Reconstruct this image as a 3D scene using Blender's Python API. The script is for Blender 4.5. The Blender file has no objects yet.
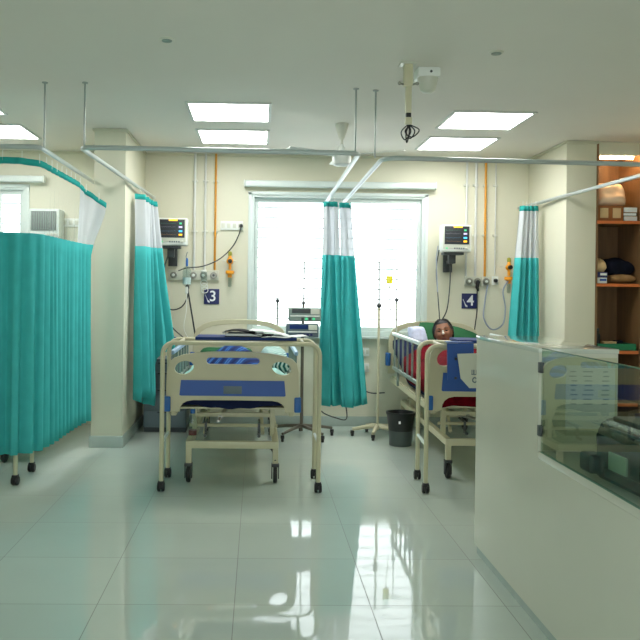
import bpy, bmesh, math, random
from mathutils import Vector, Matrix, noise
random.seed(7)
PI = math.pi
SC = bpy.context.scene
COL = SC.collection

# ------------------------------------------------------------------ materials
def lin(c):
    return tuple(((v/255)/12.92 if v/255 <= .04045 else ((v/255+.055)/1.055)**2.4) for v in c)

def nodes(name):
    m = bpy.data.materials.new(name); m.use_nodes = True
    nt = m.node_tree
    return m, nt, nt.nodes['Principled BSDF'], nt.nodes['Material Output']

def mat(name, rgb, rough=.5, metal=0., var=.06, scale=6., spec=.5, bump=0., bscale=60., coat=0.):
    m, nt, b, o = nodes(name)
    c = lin(rgb)
    tc = nt.nodes.new('ShaderNodeTexCoord')
    n = nt.nodes.new('ShaderNodeTexNoise'); n.inputs['Scale'].default_value = scale; n.inputs['Detail'].default_value = 4
    nt.links.new(tc.outputs['Object'], n.inputs['Vector'])
    r = nt.nodes.new('ShaderNodeValToRGB')
    r.color_ramp.elements[0].position = .3; r.color_ramp.elements[1].position = .7
    r.color_ramp.elements[0].color = (*[v*(1-var) for v in c], 1)
    r.color_ramp.elements[1].color = (*[min(1, v*(1+var)) for v in c], 1)
    nt.links.new(n.outputs['Fac'], r.inputs['Fac'])
    nt.links.new(r.outputs['Color'], b.inputs['Base Color'])
    b.inputs['Roughness'].default_value = rough
    b.inputs['Metallic'].default_value = metal
    b.inputs['Specular IOR Level'].default_value = spec
    b.inputs['Coat Weight'].default_value = coat
    if bump:
        n2 = nt.nodes.new('ShaderNodeTexNoise'); n2.inputs['Scale'].default_value = bscale
        nt.links.new(tc.outputs['Object'], n2.inputs['Vector'])
        bp = nt.nodes.new('ShaderNodeBump'); bp.inputs['Strength'].default_value = bump; bp.inputs['Distance'].default_value = .01
        nt.links.new(n2.outputs['Fac'], bp.inputs['Height']); nt.links.new(bp.outputs['Normal'], b.inputs['Normal'])
    return m

def emit(name, rgb, s):
    m, nt, b, o = nodes(name)
    b.inputs['Base Color'].default_value = (*lin(rgb), 1)
    b.inputs['Emission Color'].default_value = (*lin(rgb), 1)
    b.inputs['Emission Strength'].default_value = s
    b.inputs['Roughness'].default_value = .4
    return m

def cloth(name, rgb, trans=.35, rough=.85, var=.05, scale=9.):
    """woven cloth that lets part of the light through"""
    m = mat(name, rgb, rough, var=var, scale=scale, spec=.06, bump=.15, bscale=300)
    nt = m.node_tree; b = nt.nodes['Principled BSDF']; o = nt.nodes['Material Output']
    t = nt.nodes.new('ShaderNodeBsdfTranslucent')
    src = b.inputs['Base Color'].links[0].from_socket
    nt.links.new(src, t.inputs['Color'])
    mx = nt.nodes.new('ShaderNodeMixShader'); mx.inputs[0].default_value = trans
    nt.links.new(b.outputs[0], mx.inputs[1]); nt.links.new(t.outputs[0], mx.inputs[2])
    nt.links.new(mx.outputs[0], o.inputs['Surface'])
    return m

def glass(name, rgb, refl=1.0):
    """clear sheet glass: lets light straight through, mirrors by angle"""
    m, nt, b, o = nodes(name)
    nt.nodes.remove(b)
    t = nt.nodes.new('ShaderNodeBsdfTransparent'); t.inputs[0].default_value = (*lin(rgb), 1)
    g = nt.nodes.new('ShaderNodeBsdfGlossy'); g.inputs['Roughness'].default_value = .01
    f = nt.nodes.new('ShaderNodeFresnel'); f.inputs[0].default_value = 1.5
    mu = nt.nodes.new('ShaderNodeMath'); mu.operation = 'MULTIPLY'; mu.inputs[1].default_value = refl
    ge = nt.nodes.new('ShaderNodeNewGeometry'); iv = nt.nodes.new('ShaderNodeMath'); iv.operation = 'SUBTRACT'; iv.inputs[0].default_value = 1
    nt.links.new(ge.outputs['Backfacing'], iv.inputs[1])
    m2 = nt.nodes.new('ShaderNodeMath'); m2.operation = 'MULTIPLY'
    nt.links.new(f.outputs[0], m2.inputs[0]); nt.links.new(iv.outputs[0], m2.inputs[1])
    nt.links.new(m2.outputs[0], mu.inputs[0])
    mx = nt.nodes.new('ShaderNodeMixShader')
    nt.links.new(mu.outputs[0], mx.inputs[0]); nt.links.new(t.outputs[0], mx.inputs[1]); nt.links.new(g.outputs[0], mx.inputs[2])
    nt.links.new(mx.outputs[0], o.inputs['Surface'])
    return m

def net(name, rgb, open_=.5, through=.5):
    """fine white netting: part holes, part thread"""
    m, nt, b, o = nodes(name)
    nt.nodes.remove(b)
    t = nt.nodes.new('ShaderNodeBsdfTransparent')
    d = nt.nodes.new('ShaderNodeBsdfDiffuse'); d.inputs[0].default_value = (*lin(rgb), 1)
    tl = nt.nodes.new('ShaderNodeBsdfTranslucent'); tl.inputs[0].default_value = (*lin(rgb), 1)
    m1 = nt.nodes.new('ShaderNodeMixShader'); m1.inputs[0].default_value = through
    nt.links.new(d.outputs[0], m1.inputs[1]); nt.links.new(tl.outputs[0], m1.inputs[2])
    mx = nt.nodes.new('ShaderNodeMixShader'); mx.inputs[0].default_value = 1-open_
    nt.links.new(t.outputs[0], mx.inputs[1]); nt.links.new(m1.outputs[0], mx.inputs[2])
    nt.links.new(mx.outputs[0], o.inputs['Surface'])
    return m

def stripes(name, cols, scale, rot, rough=.85, distort=1.5):
    m, nt, b, o = nodes(name)
    tc = nt.nodes.new('ShaderNodeTexCoord'); mp = nt.nodes.new('ShaderNodeMapping')
    mp.inputs['Rotation'].default_value = rot
    w = nt.nodes.new('ShaderNodeTexWave'); w.inputs['Scale'].default_value = scale
    w.inputs['Distortion'].default_value = distort; w.inputs['Detail'].default_value = 1
    nt.links.new(tc.outputs['Object'], mp.inputs[0]); nt.links.new(mp.outputs[0], w.inputs['Vector'])
    r = nt.nodes.new('ShaderNodeValToRGB'); cr = r.color_ramp
    while len(cr.elements) < len(cols): cr.elements.new(.5)
    for i, (p, c) in enumerate(cols):
        cr.elements[i].position = p; cr.elements[i].color = (*lin(c), 1)
    nt.links.new(w.outputs['Fac'], r.inputs[0]); nt.links.new(r.outputs[0], b.inputs['Base Color'])
    b.inputs['Roughness'].default_value = rough; b.inputs['Specular IOR Level'].default_value = .2
    return m

def wood(name, rgb, rough=.45, vert=True):
    m, nt, b, o = nodes(name)
    c = lin(rgb)
    tc = nt.nodes.new('ShaderNodeTexCoord'); mp = nt.nodes.new('ShaderNodeMapping')
    mp.inputs['Scale'].default_value = (14, 14, 1.2) if vert else (1.2, 14, 14)
    n = nt.nodes.new('ShaderNodeTexNoise'); n.inputs['Scale'].default_value = 2; n.inputs['Detail'].default_value = 6
    nt.links.new(tc.outputs['Object'], mp.inputs[0]); nt.links.new(mp.outputs[0], n.inputs['Vector'])
    r = nt.nodes.new('ShaderNodeValToRGB')
    r.color_ramp.elements[0].position = .3; r.color_ramp.elements[1].position = .7
    r.color_ramp.elements[0].color = (*[v*.8 for v in c], 1); r.color_ramp.elements[1].color = (*[v*1.15 for v in c], 1)
    nt.links.new(n.outputs['Fac'], r.inputs[0]); nt.links.new(r.outputs[0], b.inputs['Base Color'])
    b.inputs['Roughness'].default_value = rough
    return m

def floor_tiles():
    m, nt, b, o = nodes('polished_floor_tile')
    tc = nt.nodes.new('ShaderNodeTexCoord'); mp = nt.nodes.new('ShaderNodeMapping')
    mp.inputs['Location'].default_value = (.0855, .141, 0)
    br = nt.nodes.new('ShaderNodeTexBrick')
    br.offset = 0; br.squash = 1
    br.inputs['Scale'].default_value = 1; br.inputs['Brick Width'].default_value = .597; br.inputs['Row Height'].default_value = .6
    br.inputs['Mortar Size'].default_value = .0022; br.inputs['Mortar Smooth'].default_value = .1
    br.inputs['Color1'].default_value = (*lin((196, 208, 199)), 1); br.inputs['Color2'].default_value = (*lin((190, 203, 195)), 1)
    br.inputs['Mortar'].default_value = (*lin((120, 126, 118)), 1)
    nt.links.new(tc.outputs['Object'], mp.inputs[0]); nt.links.new(mp.outputs[0], br.inputs['Vector'])
    n = nt.nodes.new('ShaderNodeTexNoise'); n.inputs['Scale'].default_value = 1.6; n.inputs['Detail'].default_value = 5
    nt.links.new(tc.outputs['Object'], n.inputs['Vector'])
    mr = nt.nodes.new('ShaderNodeMapRange'); mr.inputs[3].default_value = .92; mr.inputs[4].default_value = 1.06
    nt.links.new(n.outputs['Fac'], mr.inputs[0])
    mx = nt.nodes.new('ShaderNodeMixRGB'); mx.blend_type = 'MULTIPLY'; mx.inputs[0].default_value = 1
    nt.links.new(br.outputs['Color'], mx.inputs[1]); nt.links.new(mr.outputs[0], mx.inputs[2])
    nt.links.new(mx.outputs[0], b.inputs['Base Color'])
    rr = nt.nodes.new('ShaderNodeMapRange'); rr.inputs[3].default_value = .045; rr.inputs[4].default_value = .4
    nt.links.new(br.outputs['Fac'], rr.inputs[0]); nt.links.new(rr.outputs[0], b.inputs['Roughness'])
    # slight waviness of the polished surface
    n2 = nt.nodes.new('ShaderNodeTexNoise'); n2.inputs['Scale'].default_value = 5; n2.inputs['Detail'].default_value = 1
    nt.links.new(tc.outputs['Object'], n2.inputs['Vector'])
    bp = nt.nodes.new('ShaderNodeBump'); bp.inputs['Strength'].default_value = .07; bp.inputs['Distance'].default_value = .01
    nt.links.new(n2.outputs['Fac'], bp.inputs['Height']); nt.links.new(bp.outputs['Normal'], b.inputs['Normal'])
    b.inputs['Specular IOR Level'].default_value = .6
    return m

M = dict(
    wall=mat('cream_wall_paint', (214, 212, 191), .55, var=.02, scale=2),
    ceil=mat('white_ceiling_paint', (226, 223, 214), .8, var=.015, scale=1.5),
    floor=floor_tiles(),
    base=mat('grey_skirting_tile', (170, 182, 176), .25, var=.05),
    cornice=mat('cornice_paint', (205, 203, 182), .6, var=.02),
    upvc=mat('white_upvc', (208, 219, 215), .35, var=.02),
    pane=glass('window_glass', (250, 252, 252), .8),
    gril=mat('grille_steel', (150, 152, 148), .5, .3),
    rail=mat('aluminium_rail', (196, 204, 204), .35, .55, var=.03),
    rod=mat('steel_rod', (160, 168, 164), .4, .6, var=.03),
    teal=cloth('teal_curtain_cloth', (86, 202, 202), .3),
    tealh=cloth('teal_header_tape', (56, 178, 172), .2),
    net=net('white_curtain_net', (206, 212, 216), .12, .1), netf=net('fine_white_net', (240, 244, 246), .90),
    cream=mat('cream_powder_coat', (200, 195, 164), .35, var=.03),
    abs=mat('cream_moulded_plastic', (196, 189, 158), .4, var=.03),
    blue=mat('blue_plastic', (38, 82, 160), .4, var=.05),
    bluetop=mat('navy_table_laminate', (28, 52, 108), .6, var=.05, spec=.2),
    bump=mat('mid_blue_bumper', (36, 98, 170), .4, var=.05),
    black=mat('black_rubber', (22, 23, 25), .5, var=.1),
    dark=mat('dark_grey_plastic', (58, 62, 64), .45, var=.08),
    chrome=mat('dull_steel', (150, 150, 140), .3, .8, var=.05),
    stand=mat('brown_grey_steel', (112, 106, 94), .35, .6, var=.06),
    white=mat('white_plastic', (228, 232, 226), .35, var=.02),
    offw=mat('off_white_plastic', (206, 208, 194), .4, var=.03),
    grey=mat('grey_blue_steel', (92, 108, 116), .45, var=.06),
    greyd=mat('dark_plinth', (48, 56, 60), .5),
    orange=mat('orange_pipe_paint', (206, 142, 24), .45, var=.05),
    yel=mat('yellow_orange_brass', (242, 160, 30), .35, var=.06),
    pipe=mat('pale_conduit', (206, 208, 204), .4, var=.03),
    navy=mat('navy_sign_plate', (24, 34, 92), .4, var=.05),
    signw=mat('white_sign_paint', (236, 238, 240), .5, var=.02),
    scr=emit('monitor_screen', (34, 38, 42), .35),
    oy=emit('amber_readout', (250, 176, 40), 1.0),
    ob=emit('blue_readout', (70, 170, 240), 1.0),
    og=emit('green_readout', (70, 190, 130), .5),
    oyt=emit('amber_trace', (150, 110, 50), .3), obt=emit('blue_trace', (60, 110, 140), .3), ogt=emit('green_trace', (60, 110, 86), .3), owt=emit('pale_trace', (120, 116, 130), .3),
    ow=emit('pale_readout', (190, 180, 220), .6),
    panel=emit('led_diffuser', (255, 255, 252), 12.5),
    panelf=mat('light_frame', (214, 218, 214), .5, var=.02),
    warm=emit('warm_tube', (255, 214, 160), 60.0),
    green=cloth('green_pillow_cotton', (48, 96, 64), .03),
    red=cloth('red_blanket_wool', (96, 5, 20), .02, var=.3, scale=30),
    redd=cloth('dark_red_sheet', (100, 12, 26), .05),
    navyc=cloth('navy_mattress_cover', (28, 36, 66), .0),
    sheet=cloth('pale_teal_sheet', (170, 216, 208), .1),
    lav=cloth('pale_lavender_cloth', (206, 212, 236), .1, var=.12, scale=25),
    bstripe=stripes('blue_striped_blanket', [(0, (16, 26, 72)), (.4, (20, 56, 116)), (.62, (14, 32, 74)), (.88, (70, 126, 196)), (1, (22, 60, 124))], 4, (0, 0, .5), distort=3),
    tstripe=stripes('teal_striped_cotton', [(0, (220, 236, 230)), (.45, (190, 222, 214)), (.55, (50, 120, 110)), (1, (40, 100, 100))], 13, (0, 0, .7)),
    skin=mat('brown_skin', (146, 98, 72), .55, var=.08, scale=18),
    hair=mat('grey_black_hair', (44, 41, 42), .6, var=.8, scale=14),
    lips=mat('lip_skin', (112, 62, 54), .5),
    eye=mat('dark_eye', (26, 18, 16), .3),
    tape=mat('white_tape', (240, 236, 230), .6),
    lam=mat('white_gloss_laminate', (208, 209, 195), .12, var=.02, scale=2, spec=.4),
    lamtop=mat('pale_gloss_top', (200, 206, 196), .06, var=.02, coat=.5),
    lamin=mat('cream_green_board', (186, 187, 160), .4, var=.03),
    cglass=glass('green_counter_glass', (234, 243, 236), 2.0),
    gedge=mat('glass_edge', (92, 130, 112), .2),
    printer=mat('black_green_casing', (28, 40, 40), .25, var=.1),
    printp=mat('pale_green_label', (150, 178, 160), .4, var=.06),
    paper=mat('white_paper', (228, 232, 230), .7, var=.02),
    ink=mat('grey_print', (96, 112, 124), .7), inkf=mat('faint_print', (146, 158, 164), .7), filek=mat('matt_black_card', (20, 21, 24), .85, spec=.1), barb=mat('pale_blue_rail', (150, 180, 206), .4, var=.03), papg=mat('grey_paper', (204, 209, 203), .7, var=.02), fluid=mat('pale_fluid', (208, 222, 222), .3, var=.02), capy=mat('yellow_green_cap', (168, 164, 60), .4),
    wood=wood('brown_veneer', (134, 100, 66)),
    woodd=wood('dark_brown_veneer', (122, 84, 52)),
    woode=mat('orange_edge_band', (206, 110, 52), .4, var=.08),
    card=mat('brown_card', (146, 88, 42), .7, var=.1),
    cardl=mat('pale_card', (206, 176, 130), .7, var=.1),
    bag=mat('shiny_cream_bag', (236, 206, 176), .25, var=.06, bump=.6, bscale=9),
    tan=cloth('tan_cloth', (160, 124, 84), .0, var=.2, scale=14),
    dnavy=cloth('dark_navy_cloth', (24, 26, 38), .0, var=.3, scale=14),
    gtray=mat('green_tray', (10, 112, 74), .4, var=.04),
    bin1=mat('black_bin', (24, 28, 28), .35, var=.08), bin2=mat('grey_bin_foot', (66, 76, 74), .4, var=.06),
    yfluid=mat('yellow_fluid_bag', (240, 232, 60), .2, var=.1),
    bottle=glass('clear_bottle', (232, 240, 238), 1.0),
    dred=mat('dark_red_fluid', (92, 26, 30), .3),
    cable=mat('dark_cable', (52, 56, 56), .5), cablew=mat('pale_tube', (150, 160, 176), .4),
    aclouv=mat('ac_louvre', (110, 116, 116), .5, var=.04),
    teald=mat('green_grey_steel', (130, 146, 138), .4, .2),
)

# ------------------------------------------------------------------ mesh builder
class MB:
    def __init__(s): s.bm = bmesh.new()
    def box(s, c, d, bev=0., seg=2, rot=None, taper=None):
        r = bmesh.ops.create_cube(s.bm, size=1)
        vs = r['verts']
        for v in vs:
            v.co = Vector((v.co.x*d[0], v.co.y*d[1], v.co.z*d[2]))
            if taper and v.co.z < 0: v.co.x *= taper; v.co.y *= taper
        if bev:
            es = list({e for v in vs for e in v.link_edges})
            rb = bmesh.ops.bevel(s.bm, geom=es, offset=bev, segments=seg, profile=.6, affect='EDGES')
            vs = list({v for f in rb['faces'] for v in f.verts} | {v for v in vs if v.is_valid})
            # collect the whole island
            seen = set(vs); st = list(vs)
            while st:
                v = st.pop()
                for e in v.link_edges:
                    w = e.other_vert(v)
                    if w not in seen: seen.add(w); st.append(w)
            vs = list(seen)
        mtx = Matrix.Translation(c) @ (rot.to_4x4() if rot else Matrix())
        for v in vs: v.co = mtx @ v.co
        return s
    def tube(s, pts, r, seg=10, closed=False, flat=1.):
        pts = [Vector(p) for p in pts]
        rs = r if isinstance(r, (list, tuple)) else [r]*len(pts)
        n = len(pts); rings = []; up = None
        for i, p in enumerate(pts):
            a = pts[i-1] if i else (pts[-1] if closed else p)
            b = pts[(i+1) % n] if (i < n-1 or closed) else p
            t = (b-a).normalized()
            if up is None:
                up = Vector((0, 0, 1)) if abs(t.z) < .9 else Vector((0, 1, 0))
            side = t.cross(up)
            if side.length < 1e-6: side = t.cross(Vector((1, 0, .01)))
            side.normalize(); up = side.cross(t).normalized()
            rings.append([s.bm.verts.new(p + side*math.cos(2*PI*k/seg)*rs[i] + up*math.sin(2*PI*k/seg)*rs[i]*flat) for k in range(seg)])
        for i in range(n if closed else n-1):
            A, B = rings[i], rings[(i+1) % n]
            for k in range(seg):
                try: s.bm.faces.new((A[k], A[(k+1) % seg], B[(k+1) % seg], B[k]))
                except ValueError: pass
        if not closed:
            s.bm.faces.new(rings[0][::-1]); s.bm.faces.new(rings[-1])
        return s
    def lathe(s, prof, o=(0, 0, 0), seg=24, axis='z', sx=1., sy=1.):
        rings = []
        def P(r, h, a):
            x, y = r*math.cos(a)*sx, r*math.sin(a)*sy
            v = {'z': (x, y, h), 'y': (x, h, y), 'x': (h, x, y)}[axis]
            return Vector(o)+Vector(v)
        for r, h in prof:
            rings.append([s.bm.verts.new(P(max(r, 1e-4), h, 2*PI*k/seg)) for k in range(seg)])
        for A, B in zip(rings, rings[1:]):
            for k in range(seg): s.bm.faces.new((A[k], A[(k+1) % seg], B[(k+1) % seg], B[k]))
        s.bm.faces.new(rings[0][::-1]); s.bm.faces.new(rings[-1])
        return s
    def sphere(s, c, r, seg=16, rings=10):
        r = r if isinstance(r, (tuple, list)) else (r, r, r)
        q = bmesh.ops.create_uvsphere(s.bm, u_segments=seg, v_segments=rings, radius=1)
        for v in q['verts']: v.co = Vector((v.co.x*r[0]+c[0], v.co.y*r[1]+c[1], v.co.z*r[2]+c[2]))
        return s
    def prism(s, pts, y0, y1):
        """outline in (x, z) pulled from y0 to y1"""
        A = [s.bm.verts.new((x, y0, z)) for x, z in pts]; B = [s.bm.verts.new((x, y1, z)) for x, z in pts]
        s.bm.faces.new(A); s.bm.faces.new(B[::-1])
        n = len(pts)
        for i in range(n): s.bm.faces.new((A[i], B[i], B[(i+1) % n], A[(i+1) % n]))
        return s
    def grid(s, f, nu, nv):
        vs = [[s.bm.verts.new(f(i/nu, j/nv)) for i in range(nu+1)] for j in range(nv+1)]
        for j in range(nv):
            for i in range(nu): s.bm.faces.new((vs[j][i], vs[j][i+1], vs[j+1][i+1], vs[j+1][i]))
        return s
    def build(s, name, m, parent=None, smooth=True, angle=40, solid=0., sub=0):
        bmesh.ops.recalc_face_normals(s.bm, faces=s.bm.faces[:])
        me = bpy.data.meshes.new(name)
        s.bm.to_mesh(me); s.bm.free()
        me.materials.append(m)
        if smooth:
            me.polygons.foreach_set('use_smooth', [True]*len(me.polygons))
            me.set_sharp_from_angle(angle=math.radians(angle))
        o = bpy.data.objects.new(name, me); COL.objects.link(o)
        if parent: o.parent = parent
        if solid:
            md = o.modifiers.new('thickness', 'SOLIDIFY'); md.thickness = solid; md.offset = 0
        if sub:
            md = o.modifiers.new('smooth', 'SUBSURF'); md.levels = sub; md.render_levels = sub
        return o

def plate(name, m, outline, holes, y, thick, parent, bev=.004):
    """flat moulded board in the xz plane with real holes"""
    cu = bpy.data.curves.new(name, 'CURVE'); cu.dimensions = '2D'; cu.fill_mode = 'BOTH'
    cu.extrude = thick/2-bev; cu.bevel_depth = bev; cu.bevel_resolution = 2
    for pts in [outline]+holes:
        sp = cu.splines.new('POLY'); sp.points.add(len(pts)-1); sp.use_cyclic_u = True
        for q, (x, z) in zip(sp.points, pts): q.co = (x, z, 0, 1)
    return from_curve(name, cu, m, Matrix.Translation((0, y, 0)) @ Matrix.Rotation(PI/2, 4, 'X'), parent)

def from_curve(name, cu, m, mtx, parent):
    t = bpy.data.objects.new('t', cu); COL.objects.link(t)
    bpy.context.view_layer.update()
    me = bpy.data.meshes.new_from_object(t.evaluated_get(bpy.context.evaluated_depsgraph_get()))
    bpy.data.objects.remove(t)
    me.transform(mtx); me.materials.clear(); me.materials.append(m); me.name = name
    o = bpy.data.objects.new(name, me); COL.objects.link(o)
    if parent: o.parent = parent
    return o

def text(name, body, size, m, mtx, parent, ext=.001):
    cu = bpy.data.curves.new(name, 'FONT'); cu.body = body; cu.size = size; cu.extrude = ext
    cu.align_x = 'CENTER'; cu.align_y = 'CENTER'; cu.offset = size*.012
    return from_curve(name, cu, m, mtx, parent)

FACE = Matrix.Rotation(PI/2, 4, 'X')           # text that faces -Y

def tag(o, label=None, cat=None, group=None, kind=None):
    if label: o['label'] = label
    if cat: o['category'] = cat
    if group: o['group'] = group
    if kind: o['kind'] = kind
    return o
def thing(name, label, cat, loc=(0, 0, 0), rz=0., group=None):
    o = bpy.data.objects.new(name, None); COL.objects.link(o)
    o.empty_display_size = .05
    o.location = loc; o.rotation_euler.z = rz
    return tag(o, label, cat, group)
def struct(name, mb, m, parent=None, **k):
    o = mb.build(name, m, parent, **k)
    if not parent: o['kind'] = 'structure'
    return o
def dup(root, loc, label, rz=None, skip=()):
    def cp(o, parent):
        c = o.copy(); COL.objects.link(c)
        if parent: c.parent = parent
        for ch in list(o.children):
            if ch.name.split('.')[0] not in skip: cp(ch, c)
        return c
    r = cp(root, None); r.location = loc; r['label'] = label
    if rz is not None: r.rotation_euler.z = rz
    return r
def arc(cx, cz, r, a0, a1, n=6):
    return [(cx+r*math.cos(math.radians(a0+(a1-a0)*i/n)), cz+r*math.sin(math.radians(a0+(a1-a0)*i/n))) for i in range(n+1)]
def spline(pts, n=8):
    """Catmull-Rom through points"""
    P = [Vector(p) for p in pts]; P = [P[0]*2-P[1]]+P+[P[-1]*2-P[-2]]
    out = []
    for i in range(1, len(P)-2):
        for k in range(n):
            t = k/n
            out.append(.5*((2*P[i])+(P[i+1]-P[i-1])*t+(2*P[i-1]-5*P[i]+4*P[i+1]-P[i+2])*t*t+(3*P[i]-P[i-1]-3*P[i+1]+P[i+2])*t**3))
    out.append(P[-2]); return out
def cable(name, label, pts, r, m, group=None, n=8):
    return tag(MB().tube(spline(pts, n), r, 8).build(name, m), label, 'cable' if 'cable' in name else 'tube', group)

# ------------------------------------------------------------------ room
ZC, YB = 2.757, 8.05          # ceiling height, face of the back wall
XL, XR, YF = -3.6, 3.75, -1.4
struct('floor', MB().box(((XL+XR)/2, (YF+YB)/2+.1, -.05), (XR-XL+.4, YB-YF+.6, .1)), M['floor'])
struct('ceiling', MB().box(((XL+XR)/2, (YF+YB)/2+.1, ZC+.05), (XR-XL+.4, YB-YF+.6, .1)), M['ceil'])
W1 = (-.095, 1.715, .92, 2.375)      # window beside bed bays: x0 x1 z0 z1
W2 = (-3.05, -2.335, .92, 2.41)      # window of the left bay
def wall_with_holes():
    b = MB(); xs = [XL-.1, W2[0], W2[1], W1[0], W1[1], XR+.1]; T = .22
    def seg(x0, x1, z0, z1): b.box(((x0+x1)/2, YB+T/2, (z0+z1)/2), (x1-x0, T, z1-z0))
    seg(xs[0], xs[1], 0, ZC); seg(xs[2], xs[3], 0, ZC); seg(xs[4], xs[5], 0, ZC)
    for w in (W1, W2): seg(w[0], w[1], 0, w[2]); seg(w[0], w[1], w[3], ZC)
    bmesh.ops.remove_doubles(b.bm, verts=b.bm.verts[:], dist=1e-4)
    return b
struct('wall_back', wall_with_holes(), M['wall'], smooth=False)
struct('wall_left', MB().box((XL-.1, (YF+YB)/2, ZC/2), (.2, YB-YF+.4, ZC)), M['wall'])
struct('wall_right', MB().box((XR+.1, (YF+YB)/2, ZC/2), (.2, YB-YF+.4, ZC)), M['wall'])
W_FILL = (-2.3, 2.5, .6, 2.4)           # unseen window added behind the camera to brighten the ward's near side
b = MB()
for x0, x1, z0, z1 in ((XL-.1, W_FILL[0], 0, ZC), (W_FILL[1], XR+.1, 0, ZC), (W_FILL[0], W_FILL[1], 0, W_FILL[2]), (W_FILL[0], W_FILL[1], W_FILL[3], ZC)):
    b.box(((x0+x1)/2, YF-.1, (z0+z1)/2), (x1-x0, .2, z1-z0))
struct('wall_front', b, M['wall'], smooth=False)
b = MB()
for k in range(5): b.box((W_FILL[0]+.03+k*(W_FILL[1]-W_FILL[0]-.06)/4, YF-.1, (W_FILL[2]+W_FILL[3])/2), (.06, .08, W_FILL[3]-W_FILL[2]), .004)
for z in (W_FILL[2]+.03, W_FILL[3]-.03): b.box(((W_FILL[0]+W_FILL[1])/2, YF-.1, z), (W_FILL[1]-W_FILL[0], .08, .06), .004)
wf = struct('window_3', b, M['upvc'])
MB().box(((W_FILL[0]+W_FILL[1])/2, YF-.1, (W_FILL[2]+W_FILL[3])/2), (W_FILL[1]-W_FILL[0]-.1, .006, W_FILL[3]-W_FILL[2]-.1)).build('pane', M['pane'], wf, smooth=False)
# pillars with cornice and skirting
PL = (-1.43, -1.158, 6.86); PR = (2.762, 3.035, 7.05)
for side, p in (('left', PL), ('right', PR)):
    struct('wall_pillar_'+side, MB().box(((p[0]+p[1])/2, (p[2]+YB)/2, ZC/2), (p[1]-p[0], YB-p[2]-.002, ZC-.002), .004), M['wall'])
    c = MB().box(((p[0]+p[1])/2, (p[2]+YB)/2-.01, ZC-.012), (p[1]-p[0]+.03, YB-p[2]+.01, .022), .004)
    struct('trim_'+('1' if side == 'left' else '2'), c, M['cornice'])
    b = MB().box(((p[0]+p[1])/2, (p[2]+YB)/2-.008, .05), (p[1]-p[0]+.024, YB-p[2]+.012, .1), .003)
    struct('baseboard_'+side, b, M['base'])
struct('trim_3', MB().box(((PL[1]+PR[0])/2, YB-.012, ZC-.012), (PR[0]-PL[1]-.04, .022, .022), .003), M['cornice'])
struct('trim_4', MB().box(((XL+PL[0])/2-.01, YB-.012, ZC-.012), (PL[0]-XL-.04, .022, .022), .003), M['cornice'])
struct('baseboard_back', MB().box(((PL[1]+PR[0])/2, YB-.006, .05), (PR[0]-PL[1]-.03, .012, .1), .003), M['base'])

def window(n, w, sashes):
    x0, x1, z0, z1 = w; f = .05
    b = MB()
    for cx, cz, dx, dz in (((x0+x1)/2, z1-f/2, x1-x0, f), ((x0+x1)/2, z0+f/2, x1-x0, f), (x0+f/2, (z0+z1)/2, f, z1-z0-2*f), (x1-f/2, (z0+z1)/2, f, z1-z0-2*f)):
        b.box((cx, YB+.06, cz), (dx, .14, dz), .004)
    # raised lip of the frame on the room side
    for cx, cz, dx, dz in (((x0+x1)/2, z1-.012, x1-x0+.03, .034), (x0+.005, (z0+z1)/2, .034, z1-z0), (x1-.005, (z0+z1)/2, .034, z1-z0)):
        b.box((cx, YB-.012, cz), (dx, .02, dz), .003)
    root = struct('window_%d' % n, b, M['upvc'])
    k = len(sashes)
    for i, (a, c) in enumerate(sashes):
        s = MB(); y = YB+(.045 if i % 2 else .085); g = .042
        za, zb = z0+f, z1-f
        for cx, cz, dx, dz in (((a+c)/2, zb-g/2, c-a, g), ((a+c)/2, za+g/2, c-a, g), (a+g/2, (za+zb)/2, g, zb-za-2*g), (c-g/2, (za+zb)/2, g, zb-za-2*g)):
            s.box((cx, y, cz), (dx, .034, dz), .003)
        so = struct('sash', s, M['upvc'], root)
        MB().box(((a+c)/2, y, (za+zb)/2), (c-a-2*g, .005, zb-za-2*g)).build('pane', M['pane'], so, smooth=False)
        hx = a+g/2 if i == 0 else c-g/2
        MB().box((hx, y-.024, 1.62), (.018, .02, .1), .005).build('latch', M['upvc'], so)
    g = MB(); y = YB+.19
    z = z0+.06
    while z < z1:
        g.tube([(x0, y, z), (x1, y, z)], .0065, 6); z += .105
    for x in (x0+.012, x1-.012): g.box((x, y+.008, (z0+z1)/2), (.02, .006, z1-z0))
    g.build('grille', M['gril'], root)
    MB().box(((x0+x1)/2, YB-.02, z0-.012), (x1-x0+.06, .09, .024), .004).build('sill', M['upvc'], root)
mid = .80
window(1, W1, [(W1[0]+.05, mid+.02), (mid-.02, W1[1]-.05)])
window(2, W2, [(W2[0]+.05, -2.62), (-2.66, W2[1]-.05)])

# blind head rails above the windows
def blind(name, label, x0, x1, z):
    t = thing(name, label, 'blind', ((x0+x1)/2, YB-.07, z))
    L = x1-x0
    MB().box((0, 0, 0), (L, .06, .065), .014, 3).build('head_rail', M['upvc'], t)
    for sx in (-1, 1):
        MB().box((sx*(L/2+.006), 0, 0), (.012, .066, .074), .01).build('end_cap', M['white'], t)
        MB().box((sx*(L/2-.25), .045, .02), (.03, .05, .03), .003).build('bracket', M['white'], t)
blind('roller_blind', 'long white roller blind rolled up above the big window', -.145, 1.785, 2.452)
blind('roller_blind', 'short white roller blind rolled up above the left bay window', -3.2, -2.165, 2.462)

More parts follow.
